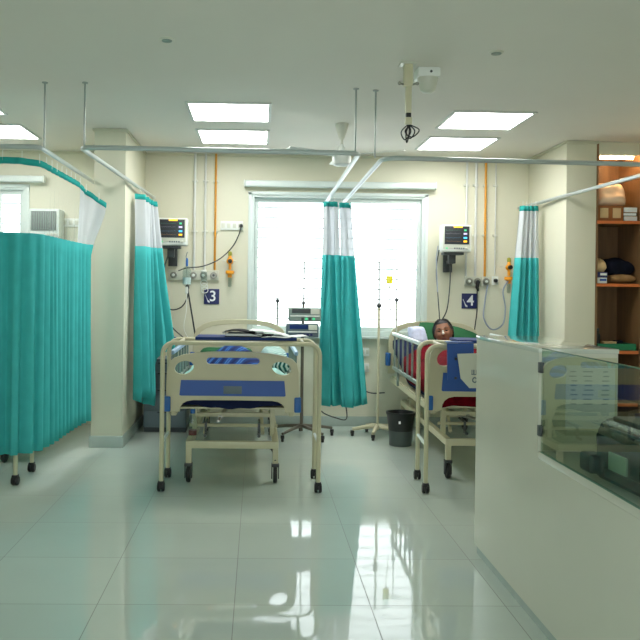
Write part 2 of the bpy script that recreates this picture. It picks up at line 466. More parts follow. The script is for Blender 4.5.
# ------------------------------------------------------------------ ceiling fittings
spots = [(-.235, 6.13, 'first of the two ceiling light panels over the left bed, above its footboard'),
         (-.235, 7.11, 'second ceiling light panel over the left bed, nearer to the window wall'),
         (1.785, 6.27, 'ceiling light panel over the right bed, above its footboard'),
         (1.815, 7.27, 'ceiling light panel over the right bed, nearer to the window wall'),
         (-2.34, 7.05, 'ceiling light panel over the curtained left bay near its window'),
         (-2.33, 6.02, 'ceiling light panel barely in view over the front of the curtained left bay')]
lp = thing('ceiling_light', 'square white LED panel: '+spots[0][2], 'ceiling light', (0, 0, ZC), group='square LED panels in the ceiling')
f = MB()
for dx, dy, sx, sy in ((0, .308, .64, .024), (0, -.308, .64, .024), (.308, 0, .024, .592), (-.308, 0, .024, .592)):
    f.box((dx, dy, -.006), (sx, sy, .012), .002)
f.build('frame', M['panelf'], lp)
MB().box((0, 0, -.004), (.592, .592, .006)).build('diffuser', M['panel'], lp, smooth=False)
for i, (x, y, lb) in enumerate(spots):
    if i == 0: lp.location = (x, y, ZC); lp['label'] = 'white square '+lb.replace('ceiling light panels', 'lit ceiling panels')
    else: dup(lp, (x, y, ZC), 'white square '+lb)

def sprinkler(x, y, label):
    t = thing('ceiling_sprinkler', label, 'sprinkler', (x, y, ZC), group='flush discs in the ceiling')
    MB().lathe([(.043, 0), (.043, -.004), (.036, -.009), (.03, -.009)]).build('ring', M['offw'], t)
    MB().lathe([(.03, -.008), (.028, -.013), (.012, -.015)]).build('cover', M['teald'], t)
sprinkler(-.52, 4.37, 'small round grey disc in the ceiling in front of the left light panels')
sprinkler(1.345, 4.49, 'small round grey disc in the ceiling in front of the right light panels')

# projector pole with hanging cables
t = thing('projector_mount', 'beige two-section steel pole hanging from the ceiling with black cables at its end', 'mount', (.888, 4.75, ZC))
MB().box((0, 0, -.004), (.1, .1, .008), .002).build('ceiling_plate', M['offw'], t)
MB().box((0, 0, -.072), (.052, .052, .135), .006).build('upper_tube', M['cream'], t)
MB().box((.004, 0, -.215), (.036, .036, .17), .005).build('lower_tube', M['cream'], t)
for s in (-1, 1): MB().tube([(s*.024, -.01, -.13), (s*.05, -.02, -.125)], .006, 8).sphere((s*.054, -.02, -.125), .011).build('clamp_screw', M['chrome'], t)
MB().box((.006, 0, -.312), (.03, .03, .034), .004).build('connector', M['black'], t)
MB().box((.006, 0, -.348), (.042, .034, .045), .005).build('end_bracket', M['cream'], t)
for k, (dx, dz) in enumerate(((-.035, .11), (-.012, .13), (.03, .10), (.05, .09))):
    MB().tube(spline([(.006, 0, -.365), (.006+dx*1.2, -.01*k, -.365-dz*.45), (.006+dx*.5, .01, -.365-dz*.85), (.006-dx*.3, .012*k-.02, -.365-dz*.5), (.012, 0, -.37)]), .004, 6).build('loop_cable', M['black'], t)

t = thing('emergency_light', 'white box with a tapered cup fixed to the ceiling beside the beige pole', 'fixture', (1.03, 4.87, ZC))
MB().box((0, 0, -.03), (.14, .14, .06), .01).build('housing', M['white'], t)
MB().lathe([(.065, -.06), (.062, -.075), (.045, -.135), (.025, -.15)], (0, -.02, 0)).build('cup', M['offw'], t)
MB().lathe([(.008, 0), (.008, .004)], (.01, -.074, -.03), 12, 'y').build('indicator', M['dark'], t)

# ceiling fan
t = thing('ceiling_fan', 'white ceiling fan hanging above the curtain rails near the window', 'fan', (.675, 6.5, ZC))
MB().lathe([(.056, 0), (.054, -.02), (.04, -.07), (.022, -.12), (.014, -.13)]).build('canopy', M['offw'], t)
MB().tube([(0, 0, -.12), (0, 0, -.2)], .011).build('down_rod', M['offw'], t)
MB().lathe([(.014, -.17), (.03, -.2), (.045, -.25), (.05, -.262)]).build('lower_cup', M['white'], t)
MB().lathe([(.05, -.255), (.074, -.262), (.078, -.275), (.078, -.335), (.06, -.345), (.03, -.348)]).build('motor', M['white'], t)
for a in (90, 210, 330):
    ca, sa = math.cos(math.radians(a)), math.sin(math.radians(a))
    b = MB()
    b.grid(lambda u, v: Vector((ca*(.07+.46*v)-sa*(u-.5)*(.06+.05*v), sa*(.07+.46*v)+ca*(u-.5)*(.06+.05*v), -.259+(u-.5)*.02)), 2, 6)
    b.build('blade', M['white'], t, solid=.004)

# ------------------------------------------------------------------ curtain rails
def rail_path(corners, r=.12, n=6):
    out = [Vector(corners[0])]
    for a, b, c in zip(corners, corners[1:], corners[2:]):
        a, b, c = Vector(a), Vector(b), Vector(c)
        p, q = b+(a-b).normalized()*r, b+(c-b).normalized()*r
        for i in range(n+1):
            u = i/n; out.append(p*(1-u)**2+b*2*u*(1-u)+q*u*u)
    out.append(Vector(corners[-1])); return out
def rail(label, corners, rods, r=.12):
    t = thing('curtain_rail', label, 'curtain rail', (0, 0, 0), group='hanging curtain rails')
    b = MB(); P = rail_path(corners, r)
    b.tube(P, .0165, 8).build('track', M['rail'], t)
    for x, y, z in rods:
        MB().tube([(x, y, z), (x, y, ZC)], .0065, 8).lathe([(.02, ZC-.006), (.02, ZC)], (x, y, 0), 16).build('hanger_rod', M['rod'], t)
    return t
rail('grey metal rail round the left bay carrying its long teal curtain', [(-3.55, 5.33, 2.32), (-1.475, 5.33, 2.32), (-1.475, 8.03, 2.32)], [(-1.45, 5.345, 2.32), (-2.9, 5.33, 2.32)], .07)
rail('grey metal rail round the left bed, from the left pillar to the window', [(-1.065, 8.03, 2.30), (-1.205, 5.32, 2.32), (.675, 5.34, 2.315), (.68, 8.03, 2.28)], [(-1.178, 5.33, 2.32), (.65, 5.36, 2.315)], .09)
rail('grey metal rail round the right bed, ending by the cupboard pillar', [(.85, 8.03, 2.27), (.845, 5.39, 2.295), (2.885, 5.39, 2.275), (2.66, 8.03, 2.25)], [(.79, 5.40, 2.295), (2.82, 5.40, 2.28)], .13)

# ------------------------------------------------------------------ curtains
def curtain(label, top, bot, zt, zm, zb, folds, amp, zh=.05, seed=0, botamp=1.3, group='teal ward curtains with net tops', netamp=.7, drift=.15, net='net', dense=None, pull=1.):
    """top / bot: ground paths (x, y); zt zm zb: header top, net bottom, hem as functions of s"""
    t = thing('privacy_curtain', label, 'curtain', (0, 0, 0), group=group)
    rnd = random.Random(seed)
    fz = lambda z: z if callable(z) else (lambda s: z)
    zt, zm, zb = fz(zt), fz(zm), fz(zb)
    def lookup(path, s):
        P = [Vector(p) for p in path]
        L = [0]
        for a, b in zip(P, P[1:]): L.append(L[-1]+(b-a).length)
        d = s*L[-1]
        for i in range(len(P)-1):
            if d <= L[i+1] or i == len(P)-2:
                k = (d-L[i])/max(L[i+1]-L[i], 1e-6); tan = (P[i+1]-P[i]).normalized()
                return P[i].lerp(P[i+1], k), Vector((-tan.y, tan.x))
    ph = [rnd.uniform(-.6, .6) for _ in range(folds*2+4)]
    am = [rnd.uniform(.65, 1.25) for _ in range(folds*2+4)]
    def pt(s, z, h):        # h: 0 at the header .. 1 at the hem
        a, n1 = lookup(top, s); b, n2 = lookup(bot, s)
        hp = min(1, h/pull); hp = hp*hp*(3-2*hp) if pull < 1 else h
        p = a.lerp(b, hp); n = n1.lerp(n2, hp)
        i = s*folds; k = int(i); fr = i-k
        pa = ph[k]*(1-fr)+ph[k+1]*fr; aa = am[k]*(1-fr)+am[k+1]*fr
        o = math.sin(2*PI*(i+drift*math.sin(3*h+pa*4))+pa)*amp*aa*(netamp+(botamp-netamp)*h)
        o += .25*amp*math.sin(2*PI*i*2.3+pa*5+h*2)*h
        return Vector((p.x+n.x*o, p.y+n.y*o, z))
    N = folds*12
    def strip(z0, z1, rows, name, m, solid):
        b = MB()
        def f(u, v):
            z = z0(u)+(z1(u)-z0(u))*v
            h = (zt(u)-z)/(zt(u)-zb(u))
            return pt(u, z, h)
        return b.grid(f, N, rows).build(name, m, t, solid=solid, angle=180)
    zhh = lambda s: zt(s)-zh
    strip(zt, zhh, 2, 'header_band', M['tealh'], .003)
    no = strip(zhh, zm, 6, 'net_top', M[net], 0)
    if dense:           # the net bunches together towards the leading edge
        no.data.materials.append(M['net'])
        for pl in no.data.polygons:
            if pl.index % N > dense*N: pl.material_index = 1
    strip(zm, zb, 16, 'fabric_panel', M['teal'], .003)
    hooks = max(3, min(folds, 26))
    for i in range(hooks):
        s = (i+.5)/hooks; p, _ = lookup(top, s)
        MB().tube([(p.x, p.y, zt(s)-.02), (p.x, p.y, zt(s)+.045)], .003, 5).build('hook', M['white'], t)
    return t
curtain('long teal curtain drawn round the left bay, hanging in front of the left pillar',
        [(-3.5, 5.35), (-1.62, 5.35), (-1.50, 5.47), (-1.475, 6.4), (-1.455, 6.62), (-1.37, 6.72), (-1.30, 6.76)],
        [(-3.5, 5.35), (-1.62, 5.35), (-1.50, 5.47), (-1.475, 6.3), (-1.46, 6.6), (-1.435, 6.77)],
        lambda s: 2.262-.02*s-.14*max(0, (s-.87)/.13)**2, 1.745, .248, 30, .024, .045, 1, 1.2, drift=.05, netamp=.12, net='netf', dense=.90, pull=.26)
sm = lambda a, b, x: (lambda t: t*t*(3-2*t))(min(1, max(0, (x-a)/(b-a))))
curtain('teal curtain gathered beside the left pillar, in front of the grey locker',
        [(-1.08, 7.15), (-1.05, 7.45), (-.985, 7.60)], [(-1.04, 7.0), (-.97, 7.2), (-.76, 7.3)],
        lambda s: 2.235-.03*s, 1.76, lambda s: .37+.05*math.sin(s*9)+.40*sm(.55, .66, s), 5, .048, .05, 2, 1.15, netamp=.8)
curtain('left one of the two teal curtains gathered in front of the big window',
        [(.628, 7.56), (.685, 7.6), (.742, 7.56)], [(.62, 7.5), (.72, 7.55), (.85, 7.5)],
        2.235, 1.722, .282, 3, .05, .05, 3, 1.1)
curtain('right one of the two teal curtains gathered in front of the big window',
        [(.775, 7.56), (.83, 7.6), (.89, 7.56)], [(.84, 7.45), (.92, 7.5), (1.045, 7.45)],
        2.228, 1.716, lambda s: .275+.04*s*s, 3, .05, .05, 4, 1.1)
curtain('teal curtain gathered by the cupboard pillar behind the white counter',
        [(2.53, 7.58), (2.6, 7.6), (2.69, 7.56)], [(2.36, 7.5), (2.52, 7.55), (2.705, 7.5)],
        2.225, 1.722, .3, 4, .042, .05, 5, 1.1)

# ------------------------------------------------------------------ hospital beds
def caster(parent, x, y, r=.058, stem=.14):
    c = MB().tube([(x, y, stem), (x, y, 2*r+.02)], .012, 10)
    c.box((x, y-.006, 2*r+.012), (.056, .056, .022), .004)
    c.tube([(x, y, 2*r+.02), (x, y, 2*r+.05)], .02, 12)
    for s in (-1, 1): c.box((x+s*.024, y, r+.02), (.007, .036, 2*r-.02), .002)
    o = c.build('caster', M['dark'], parent)
    MB().lathe([(r*.55, -.014), (r*.93, -.014), (r, -.008), (r, .008), (r*.93, .014), (r*.55, .014)], (x, y, r), 24, 'x').build('wheel', M['black'], o)
    return o
def ellipse(cx, cz, rx, rz, tilt=0, n=24):
    c, s = math.cos(tilt), math.sin(tilt)
    return [(cx+rx*math.cos(2*PI*i/n)*c-rz*math.sin(2*PI*i/n)*s, cz+rx*math.cos(2*PI*i/n)*s+rz*math.sin(2*PI*i/n)*c) for i in range(n)]

def make_bed(label, rise=.27, bz=1., rail=.965):
    root = thing('hospital_bed', label, 'bed', group='cream hospital beds')
    L = 2.13
    # foot and head boards
    fz = lambda pts: [(x, .512+(z-.512)*bz) for x, z in pts]
    half = [(0, .937), (.14, .934), (.27, .924), (.36, .908), (.42, .885), (.452, .852), (.463, .80), (.466, .70), (.466, .512), (.378, .512), (.372, .545), (.355, .57), (.325, .588), (.28, .596), (0, .598)]
    out = half+[(-x, z) for x, z in reversed(half[1:-1])]
    slot = [(x, .872+.028+.006*math.cos(x*8)) for x in [-.165+.33*i/10 for i in range(11)]]
    slot = [(-.165-.028*math.sin(a), .872-.028*math.cos(a)) for a in [PI*i/6 for i in range(7)]]
    slot += [(.165+.028*math.sin(a), .872+.028*math.cos(a)) for a in [PI*i/6 for i in range(7)]]
    fb = plate('footboard', M['abs'], fz(out), [fz(slot), fz(ellipse(-.345, .822, .072, .05, .25)), fz(ellipse(.345, .822, .072, .05, -.25))], 0, .034, root)
    MB().prism(fz([(-.366, .735), (.366, .735), (.376, .63), (.366, .625), (-.366, .625), (-.376, .63)]), -.022, -.015).build('blue_panel', M['blue'], fb)
    MB().box((.0, -.023, .512+.156*bz), (.13, .003, .055), .001).build('label_plate', M['grey'], fb)
    for s in (-1, 1): MB().box((s*.462, -.004, .565), (.048, .06, .108), .012, 3).build('corner_bumper', M['bump'], fb)
    halfh = [(0, 1.085), (.15, 1.08), (.28, 1.062), (.36, 1.035), (.42, .99), (.445, .93), (.455, .85), (.458, .56), (.40, .56), (.38, .60), (0, .62)]
    outh = halfh+[(-x, z) for x, z in reversed(halfh[1:-1])]
    inner = [(0, 1.048), (.14, 1.043), (.26, 1.027), (.335, 1.0), (.385, .96), (.405, .915), (-.405, .915)] 
    inner = [(0, 1.048), (.14, 1.043), (.26, 1.027), (.335, 1.0), (.385, .96), (.40, .93)]
    inner = inner+[(.37, .915), (-.37, .915)]+[(-x, z) for x, z in reversed(inner[1:])]
    hb = plate('headboard', M['abs'], outh, [inner], L, .034, root)
    for s in (-1, 1): MB().box((s*.462, L-.01, .70), (.048, .06, .13), .012, 3).build('corner_bumper', M['bump'], hb)
    # platform
    pf = MB()
    for s in (-1, 1): pf.box((s*.42, L/2, .50), (.035, L-.06, .05), .004)
    for y in (.40, .8, 1.2, 1.6, L-.05): pf.box((0, y, .495), (.80, .03, .03), .003)
    pf.box((0, L/2, .5285), (.84, L-.1, .012))
    pf.build('platform', M['cream'], root)
    # base frame
    bf = MB(); z = .27
    for s in (-1, 1): bf.box((s*.31, L/2, z), (.045, L-.08, .05), .004)
    for y in (.04, L-.04): bf.box((0, y, z), (.66, .045, .05), .004)
    for y in (.04, L-.04):
        for s in (-1, 1): bf.box((s*.31, y, .205), (.04, .04, .16), .004)
    bf.build('base_frame', M['cream'], root)
    # lifting legs, cross tubes
    for y in (.32, 1.72):
        b = MB()
        for s in (-1, 1):
            b.box((s*.29, y, .385), (.034, .05, .20), .003)
            b.tube([(s*.22, y+.05, .29), (s*.2, y+.32, .48)], .014, 8)
        b.tube([(-.33, y, .36), (.33, y, .36)], .013, 8)
        b.box((0, y, .44), (.60, .03, .03), .003)
        b.build('lift_frame', M['cream'], root)
    b = MB().tube([(-.1, .3, .42), (-.1, 1.3, .33)], .018, 10).tube([(-.1, .02, .44), (-.1, .3, .42)], .011, 8)
    b.build('screw_jack', M['chrome'], root)
    for x in (-.19, .19):
        b = MB().tube([(x, -.02+.06, .42), (x, .2, .42)], .01, 8).box((x, .03, .38), (.018, .012, .09), .003).tube([(x, .03, .345), (x, -.035, .345)], .011, 10)
        b.build('crank_handle', M['dark'], root)
    for y in (.04, L-.04):
        for s in (-1, 1): caster(root, s*.31, y, .058, .15)
    b = MB().tube([(.27, .3, .22), (.30, .10, .2), (.31, .02, .16)], .008, 8); b.build('brake_pedal', M['dark'], root)
    # mattress, raised towards the head
    def top(y): return .66+max(0, (y-1.15))*rise
    def mt(u, v):
        y = .05+v*(L-.12); a = u*2*PI
        w, h = .425, .055
        cx, sz = math.cos(a), math.sin(a)
        x = w*math.copysign(abs(cx)**.18, cx); zz = h*math.copysign(abs(sz)**.25, sz)
        return Vector((x, y, top(y)-.055+zz))
    b = MB().grid(mt, 40, 30)
    bmesh.ops.remove_doubles(b.bm, verts=b.bm.verts[:], dist=1e-5)
    bmesh.ops.holes_fill(b.bm, edges=[e for e in b.bm.edges if e.is_boundary], sides=0)
    b.build('mattress', M['navyc'], root, angle=60)
    b = MB()
    b.prism([(1.2, .548), (L-.08, .56+.9*rise*.9), (L-.08, .545+.9*rise*.9), (1.2, .536)], -.40, .40)
    for v in b.bm.verts: v.co = Vector((v.co.y, v.co.x, v.co.z))
    for s in (-1, 1): b.tube([(s*.25, 1.75, .53), (s*.25, 1.85, .545+.6*rise)], .012, 8)
    b.build('backrest_frame', M['cream'], root)
    # drop side rails
    for s in (-1, 1):
        x = s*.468
        r = MB().box((x, 1.05, .655), (.022, 1.32, .03), .004)
        for k in range(6): r.tube([(x, .45+k*.24, .655), (x, .45+k*.24, rail-.005)], .009, 8)
        for y in (.55, 1.55): r.box((s*.45, y, .585), (.02, .035, .17), .003)
        ro = r.build('side_rail', M['teald'], root)
        MB().box((x, 1.05, rail), (.028, 1.40, .034), .01, 3).build('top_bar', M['upvc'], ro)
    return root
BED3 = (-.17, 5.62); BED4 = (1.735, 5.79)
bed = make_bed('bed', .02, 1., .90)
bed.location = (*BED3, 0); bed['label'] = 'cream hospital bed on casters with blue-striped blanket, beside the grey locker'
bed4 = make_bed('bed', .27, 1.24, .975); bed4.location = (*BED4, 0); bed4.rotation_euler.z = -.02; bed4['label'] = ('cream hospital bed with red blanket and a patient, partly behind the white counter')
bed1 = dup(bed, (-2.28, 6.2, 0), 'hospital bed hidden behind the long teal curtain, one caster wheel showing under the hem')
for o in [c for c in bed.children if c.name.startswith('side_rail')]:
    for c in o.children: c.data.materials[0] = M['barb']

# ------------------------------------------------------------------ overbed tables
def make_table(label):
    t = thing('overbed_table', label, 'table', group='overbed tables')
    W, Z, R = .535, 1.012, .075
    def U(y):
        P = [(-W, y, .05)]+[(x, y, z) for x, z in arc(-W+R, Z-R, R, 180, 90)]+[(x, y, z) for x, z in arc(W-R, Z-R, R, 90, 0)]+[(W, y, .05)]
        return MB().tube(P, .0155, 12)
    U(0).build('front_frame', M['cream'], t); U(.40).build('rear_frame', M['cream'], t)
    for s in (-1, 1):
        MB().tube([(s*W, 0, .33), (s*W, .4, .33)], .011, 8).build('side_bar', M['upvc'], t)
        MB().tube([(s*W*.8, 0, Z), (s*W*.8, .4, Z)], .011, 8).build('top_bar', M['cream'], t)
        for y in (0, .4):
            MB().lathe([(.012, -.024), (.028, -.024), (.033, -.017), (.033, -.005), (.016, -.004), (.016, .004), (.033, .005), (.033, .017), (.028, .024), (.012, .024)], (s*W, y, .033), 18, 'x').box((s*W, y, .06), (.042, .046, .024), .006).build('caster', M['black'], t)
    return t
tb = make_table('cream tubular overbed table standing across the foot of the bed with blue-striped blanket')
MB().box((.03, .205, 1.012+.0285), (.70, .31, .022), .004).build('tabletop', M['bluetop'], tb)
tb.location = (-.107, 5.39, 0)
tb4 = dup(tb, (1.70, 5.36, 0), 'cream overbed table over the bed with red blanket, a blue folder hanging on it', -.06)
tb1 = dup(tb, (-2.205, 5.53, 0), 'overbed table behind the long teal curtain, two of its legs showing under the hem')
TTOP = 1.012+.0395

# ------------------------------------------------------------------ bedding
def nz(x, y, s, k=0): return noise.noise(Vector((x*s, y*s, k)))
def blanket(name, label, m, loc, w, y0, y1, topf, hang, foot, solid=.012, k=0, rz=0.):
    """cloth over the bed: flat part follows topf, edges fall down the sides and the foot end"""
    def f(u, v):
        U = (u-.5)*2*(w+hang); V = -foot+v*(y1-y0+foot)
        x = max(-w, min(w, U)); over = max(0, abs(U)-w)
        y = y0+max(0, V); fo = max(0, -V)
        z = topf(x, y)+.008*nz(x, y, 6, k)+.004*nz(x, y, 16, k)
        z -= max(over, fo) if over*fo == 0 else max(over, fo)
        if over: x += math.copysign(.012*(1-math.exp(-over*30))+.006*nz(y, over, 9, k), x)
        if fo: y -= .012*(1-math.exp(-fo*30))
        return Vector((x, y, z))
    o = MB().grid(f, 56, 60).build(name, m, None, solid=solid, angle=180)
    o.location = (*loc, 0); o.rotation_euler.z = rz
    return tag(o, label, 'blanket')
def g(x, c, s): return math.exp(-((x-c)/s)**2)
def top3(x, y):
    base = .672+max(0, (y-1.15))*.02
    knees = .265*g(y, .72, .34)*g(x, -.02, .27)
    body = .14*g(x, 0, .2)*(1-1/(1+math.exp((y-.3)*14)))
    return base+max(knees, body)
def top4(x, y):
    base = .672+max(0, (y-1.15))*.27
    legs = (.16*g(x, -.22, .14)+.16*g(x, .12, .15))*(1/(1+math.exp(-(y-.12)*24)))
    trunk = (.20-.05*sm(1.25, 1.5, y))*math.exp(-(x/.31)**4)*sm(.4, .75, y)
    return base+max(min(.24, legs)*(.75+.35*g(y, .55, .5)), trunk)
blanket('blanket', 'blue-striped blanket humped over the bed whose foot stands by the grey locker', M['bstripe'], BED3, .36, .075, 1.45, top3, .02, .02, k=2)
sh = blanket('bed_sheet', 'pale teal sheet spread under the blue-striped blanket', M['sheet'], BED3, .418, .06, 1.9, lambda x, y: .664+max(0, (y-1.15))*.02+.10*g(x, -.30, .1)*g(y, .75, .4)+.10*g(x, .30, .1)*g(y, .75, .4), .03, .0, .006, k=5)
sh['category'] = 'sheet'
blanket('blanket', 'red blanket covering the patient in the right bed', M['red'], BED4, .415, .06, 1.46, top4, .10, .16, k=9, rz=-.02)
o = MB().grid(lambda u, v: Vector((-.37+.74*u, .045, .60-(.03+.045*math.sin(PI*u)+.004*math.sin(u*30))*v)), 24, 4).build('foot_sheet', M['navyc'], None, solid=.01)
o.location = (*BED3, 0); tag(o, 'dark navy sheet end sagging below the footboard of the left bed', 'sheet')

def pillow(name, label, m, loc, dims, rx, rz=0, k=0, cat='pillow'):
    b = MB()
    def f(u, v):
        x, y = (u-.5)*2, (v-.5)*2
        return x, y
    n = 22
    def side(sg):
        def h(u, v):
            x, y = (u-.5)*2, (v-.5)*2
            t = (max(0, 1-abs(x)**3.5)*max(0, 1-abs(y)**3.5))**.5
            pin = 1-.06*(abs(x)*abs(y))
            return Vector((x*dims[0]/2*pin, y*dims[1]/2*pin, sg*t*dims[2]/2*(1+.25*nz(x, y, 1.6, k))))
        return h
    b.grid(side(1), n, n); b.grid(side(-1), n, n)
    bmesh.ops.remove_doubles(b.bm, verts=b.bm.verts[:], dist=1e-4)
    o = b.build(name, m, None, angle=180)
    o.location = loc; o.rotation_euler = (rx, 0, rz)
    return tag(o, label, cat)
pillow('pillow', 'green pillow under the patient in the bed with the red blanket', M['green'], (1.835, 7.56, .92), (.60, .36, .15), .72, -.06)
bpy.data.objects['pillow'].rotation_euler.y = .19
pillow('pillow', 'green pillow at the head of the bed with the blue-striped blanket', M['green'], (-.28, 7.40, .755), (.52, .36, .13), .25, .08, 3)
pillow('plastic_bag', 'pale lavender bag beside the green pillow behind the white bed rail', M['lav'], (1.50, 7.36, .965), (.17, .20, .12), 1.0, .3, 7, 'bag')
pillow('bed_cushion', 'teal and white striped cushion on the right edge of the left bed', M['tstripe'], (.145, 6.55, .80), (.20, .55, .2), .1, .1, 4, 'cushion')

# ------------------------------------------------------------------ patient
def make_patient():
    cx, cy, cz = 1.73, 7.31, 1.0
    head = bmesh.new()
    bmesh.ops.create_uvsphere(head, u_segments=64, v_segments=48, radius=1)
    tilt = Matrix.Rotation(-.18, 4, 'X') @ Matrix.Rotation(-.16, 4, 'Y') @ Matrix.Rotation(-.28, 4, 'Z') @ Matrix.Scale(1.07, 4)
    T = Matrix.Translation((cx, cy, cz)) @ tilt
    def shape(v):       # v on the unit sphere: x right, -y face, z up
        x, y, z = v
        w = .074*(1-.24*max(0, -z)**1.3)
        p = Vector((x*w, y*(.094 if y > 0 else .088), z*.115))
        if y < 0:
            X, Z = p.x, p.z
            fr = min(1, -y*1.6)
            d = 0
            d += .026*math.exp(-(X/.011)**2-((Z+.018)/.014)**2)          # nose tip
            d += .014*math.exp(-(X/.009)**2-((Z-.008)/.022)**2)          # bridge
            d -= .011*math.exp(-((abs(X)-.031)/.016)**2-((Z-.014)/.012)**2)  # sockets
            d += .006*math.exp(-((abs(X)-.030)/.022)**2-((Z-.033)/.009)**2)  # brow
            d += .006*math.exp(-((abs(X)-.040)/.018)**2-((Z+.018)/.02)**2)   # cheek
            d += .008*math.exp(-(X/.022)**2-((Z+.055)/.011)**2)          # lips
            d -= .003*math.exp(-(X/.022)**2-((Z+.0545)/.003)**2)
            d += .010*math.exp(-(X/.022)**2-((Z+.092)/.016)**2)          # chin
            p.y -= d*fr
        return p
    for v in head.verts: v.co = T @ shape(v.co.copy())
    hm = MB(); hm.bm = head
    for s in (-1, 1):
        c = T @ Vector((s*.074, .008, .0))
        hm.sphere(c, (.012, .02, .032), 12, 8)
    # neck, trunk, arms and legs as one chain under the blanket
    def chain(pts): hm.tube([p[:3] for p in pts], [p[3] for p in pts], 18)
    X0 = BED4[0]+.02
    chain([(cx, cy+.02, cz-.07, .05), (cx-.005, cy-.05, cz-.13, .052), (cx-.01, cy-.1, cz-.17, .06)])
    def trunk(y, z, w, h): return [Vector((X0+w*math.cos(2*PI*k/20), y, z+h*math.sin(2*PI*k/20))) for k in range(20)]
    secs = [trunk(7.24, .85, .05, .045), trunk(7.20, .83, .16, .065), trunk(7.10, .805, .185, .075), trunk(6.9, .785, .17, .075), trunk(6.72, .765, .165, .075), trunk(6.58, .762, .17, .075), trunk(6.48, .758, .14, .06)]
    rings = [[hm.bm.verts.new(p) for p in s] for s in secs]
    for A, B in zip(rings, rings[1:]):
        for k in range(20): hm.bm.faces.new((A[k], A[(k+1) % 20], B[(k+1) % 20], B[k]))
    hm.bm.faces.new(rings[0]); hm.bm.faces.new(rings[-1])
    for s in (-1, 1):
        chain([(X0+s*.16, 7.16, .84, .05), (X0+s*.235, 6.95, .775, .042), (X0+s*.25, 6.76, .735, .036), (X0+s*.19, 6.6, .75, .03), (X0+s*.16, 6.52, .77, .028), (X0+s*.15, 6.46, .775, .02)])
        lx = X0+(-.17 if s < 0 else .10)
        chain([(X0+s*.09, 6.56, .758, .075), (lx, 6.40, .755, .06), (lx-.01, 6.25, .755, .05), (lx-.01, 6.12, .735, .046), (lx-.01, 6.0, .715, .034), (lx-.01, 5.97, .725, .036), (lx-.01, 5.96, .765, .026)])
    o = hm.build('person', M['skin'], None, angle=180)
    md = o.modifiers.new('one_skin', 'REMESH'); md.mode = 'VOXEL'; md.voxel_size = .0045; md.use_smooth_shade = True
    sm = o.modifiers.new('soft', 'SMOOTH'); sm.factor = .4; sm.iterations = 2
    tag(o, 'person lying under a red blanket with white tape on the nose', 'person')
    def child(name, mb, m): return mb.build(name, m, o)
    # hair: a shell over the crown, sides and back
    hb = bmesh.new(); bmesh.ops.create_uvsphere(hb, u_segments=56, v_segments=40, radius=1)
    kill = []
    for f_ in hb.faces:
        c = f_.calc_center_median(); c.normalize()
        line = .64-.07*noise.noise(c*5)-1.5*max(0, abs(c.x)-.58)
        if c.y < .12 and c.z < line: kill.append(f_)
        elif c.y >= .12 and c.z < -.62: kill.append(f_)
    bmesh.ops.delete(hb, geom=kill, context='FACES')
    def lift(d, h):
        n = Vector((d.x/.074, d.y/.09, d.z/.115)).normalized()
        return T @ (shape(d)+n*h)
    for v in hb.verts:
        d = v.co.copy()
        v.co = lift(d, .003+.008*abs(noise.noise(Vector((d.x*9, d.y*2.5, d.z*3))))+.006*max(0, abs(d.x)-.4))
    h = MB(); h.bm = hb
    rh = random.Random(5)
    for k in range(150):        # locks swept back and down from the parting
        a = rh.uniform(-1, 1); sg = 1 if a > 0 else -1
        y0 = rh.uniform(-.62, .5); pts = []
        for q in range(7):
            t_ = q/6
            ang = (.15+t_*(1.75+.4*rh.random()))*abs(a)**.35
            d = Vector((sg*math.sin(ang), y0*(1-t_)+t_*(y0*.4+.35), math.cos(ang)))
            d.normalize(); pts.append(lift(d, .006+.007*rh.random()+.010*t_*rh.random()))
        h.tube(pts, [.0015, .0025, .003, .003, .003, .002, .001], 5)
    ho = h.build('hair', M['hair'], o, angle=180)
    for s in (-1, 1):
        b = MB(); b.tube([T @ Vector((s*.016, -.088, .036)), T @ Vector((s*.032, -.087, .041)), T @ Vector((s*.048, -.074, .035))], [.002, .0035, .0015], 8)
        child('eyebrow', b, M['hair'])
        b = MB().sphere(T @ Vector((s*.031, -.0735, .013)), (.013, .008, .006)); child('eye', b, M['eye'])
        b = MB().sphere(T @ Vector((s*.031, -.0745, .0185)), (.015, .009, .0045)); child('eyelid', b, M['skin'])
    for dz, rr in ((-.0515, .0035), (-.0585, .0042)):
        b = MB().tube([T @ Vector((-.023, -.081, -.056)), T @ Vector((-.01, -.092, dz)), T @ Vector((.01, -.092, dz)), T @ Vector((.023, -.081, -.056))], [.001, rr, rr, .001], 8)
        child('lip', b, M['lips'])
    b = MB().sphere(T @ Vector((0, -.113, -.012)), (.011, .006, .012)); child('nose_tape', b, M['tape'])
    b = MB().box(T @ Vector((0, -.101, .006)), (.012, .012, .022), .003); child('nose_tape', b, M['tape'])
    # gown collar showing at the neck
    return o
make_patient()

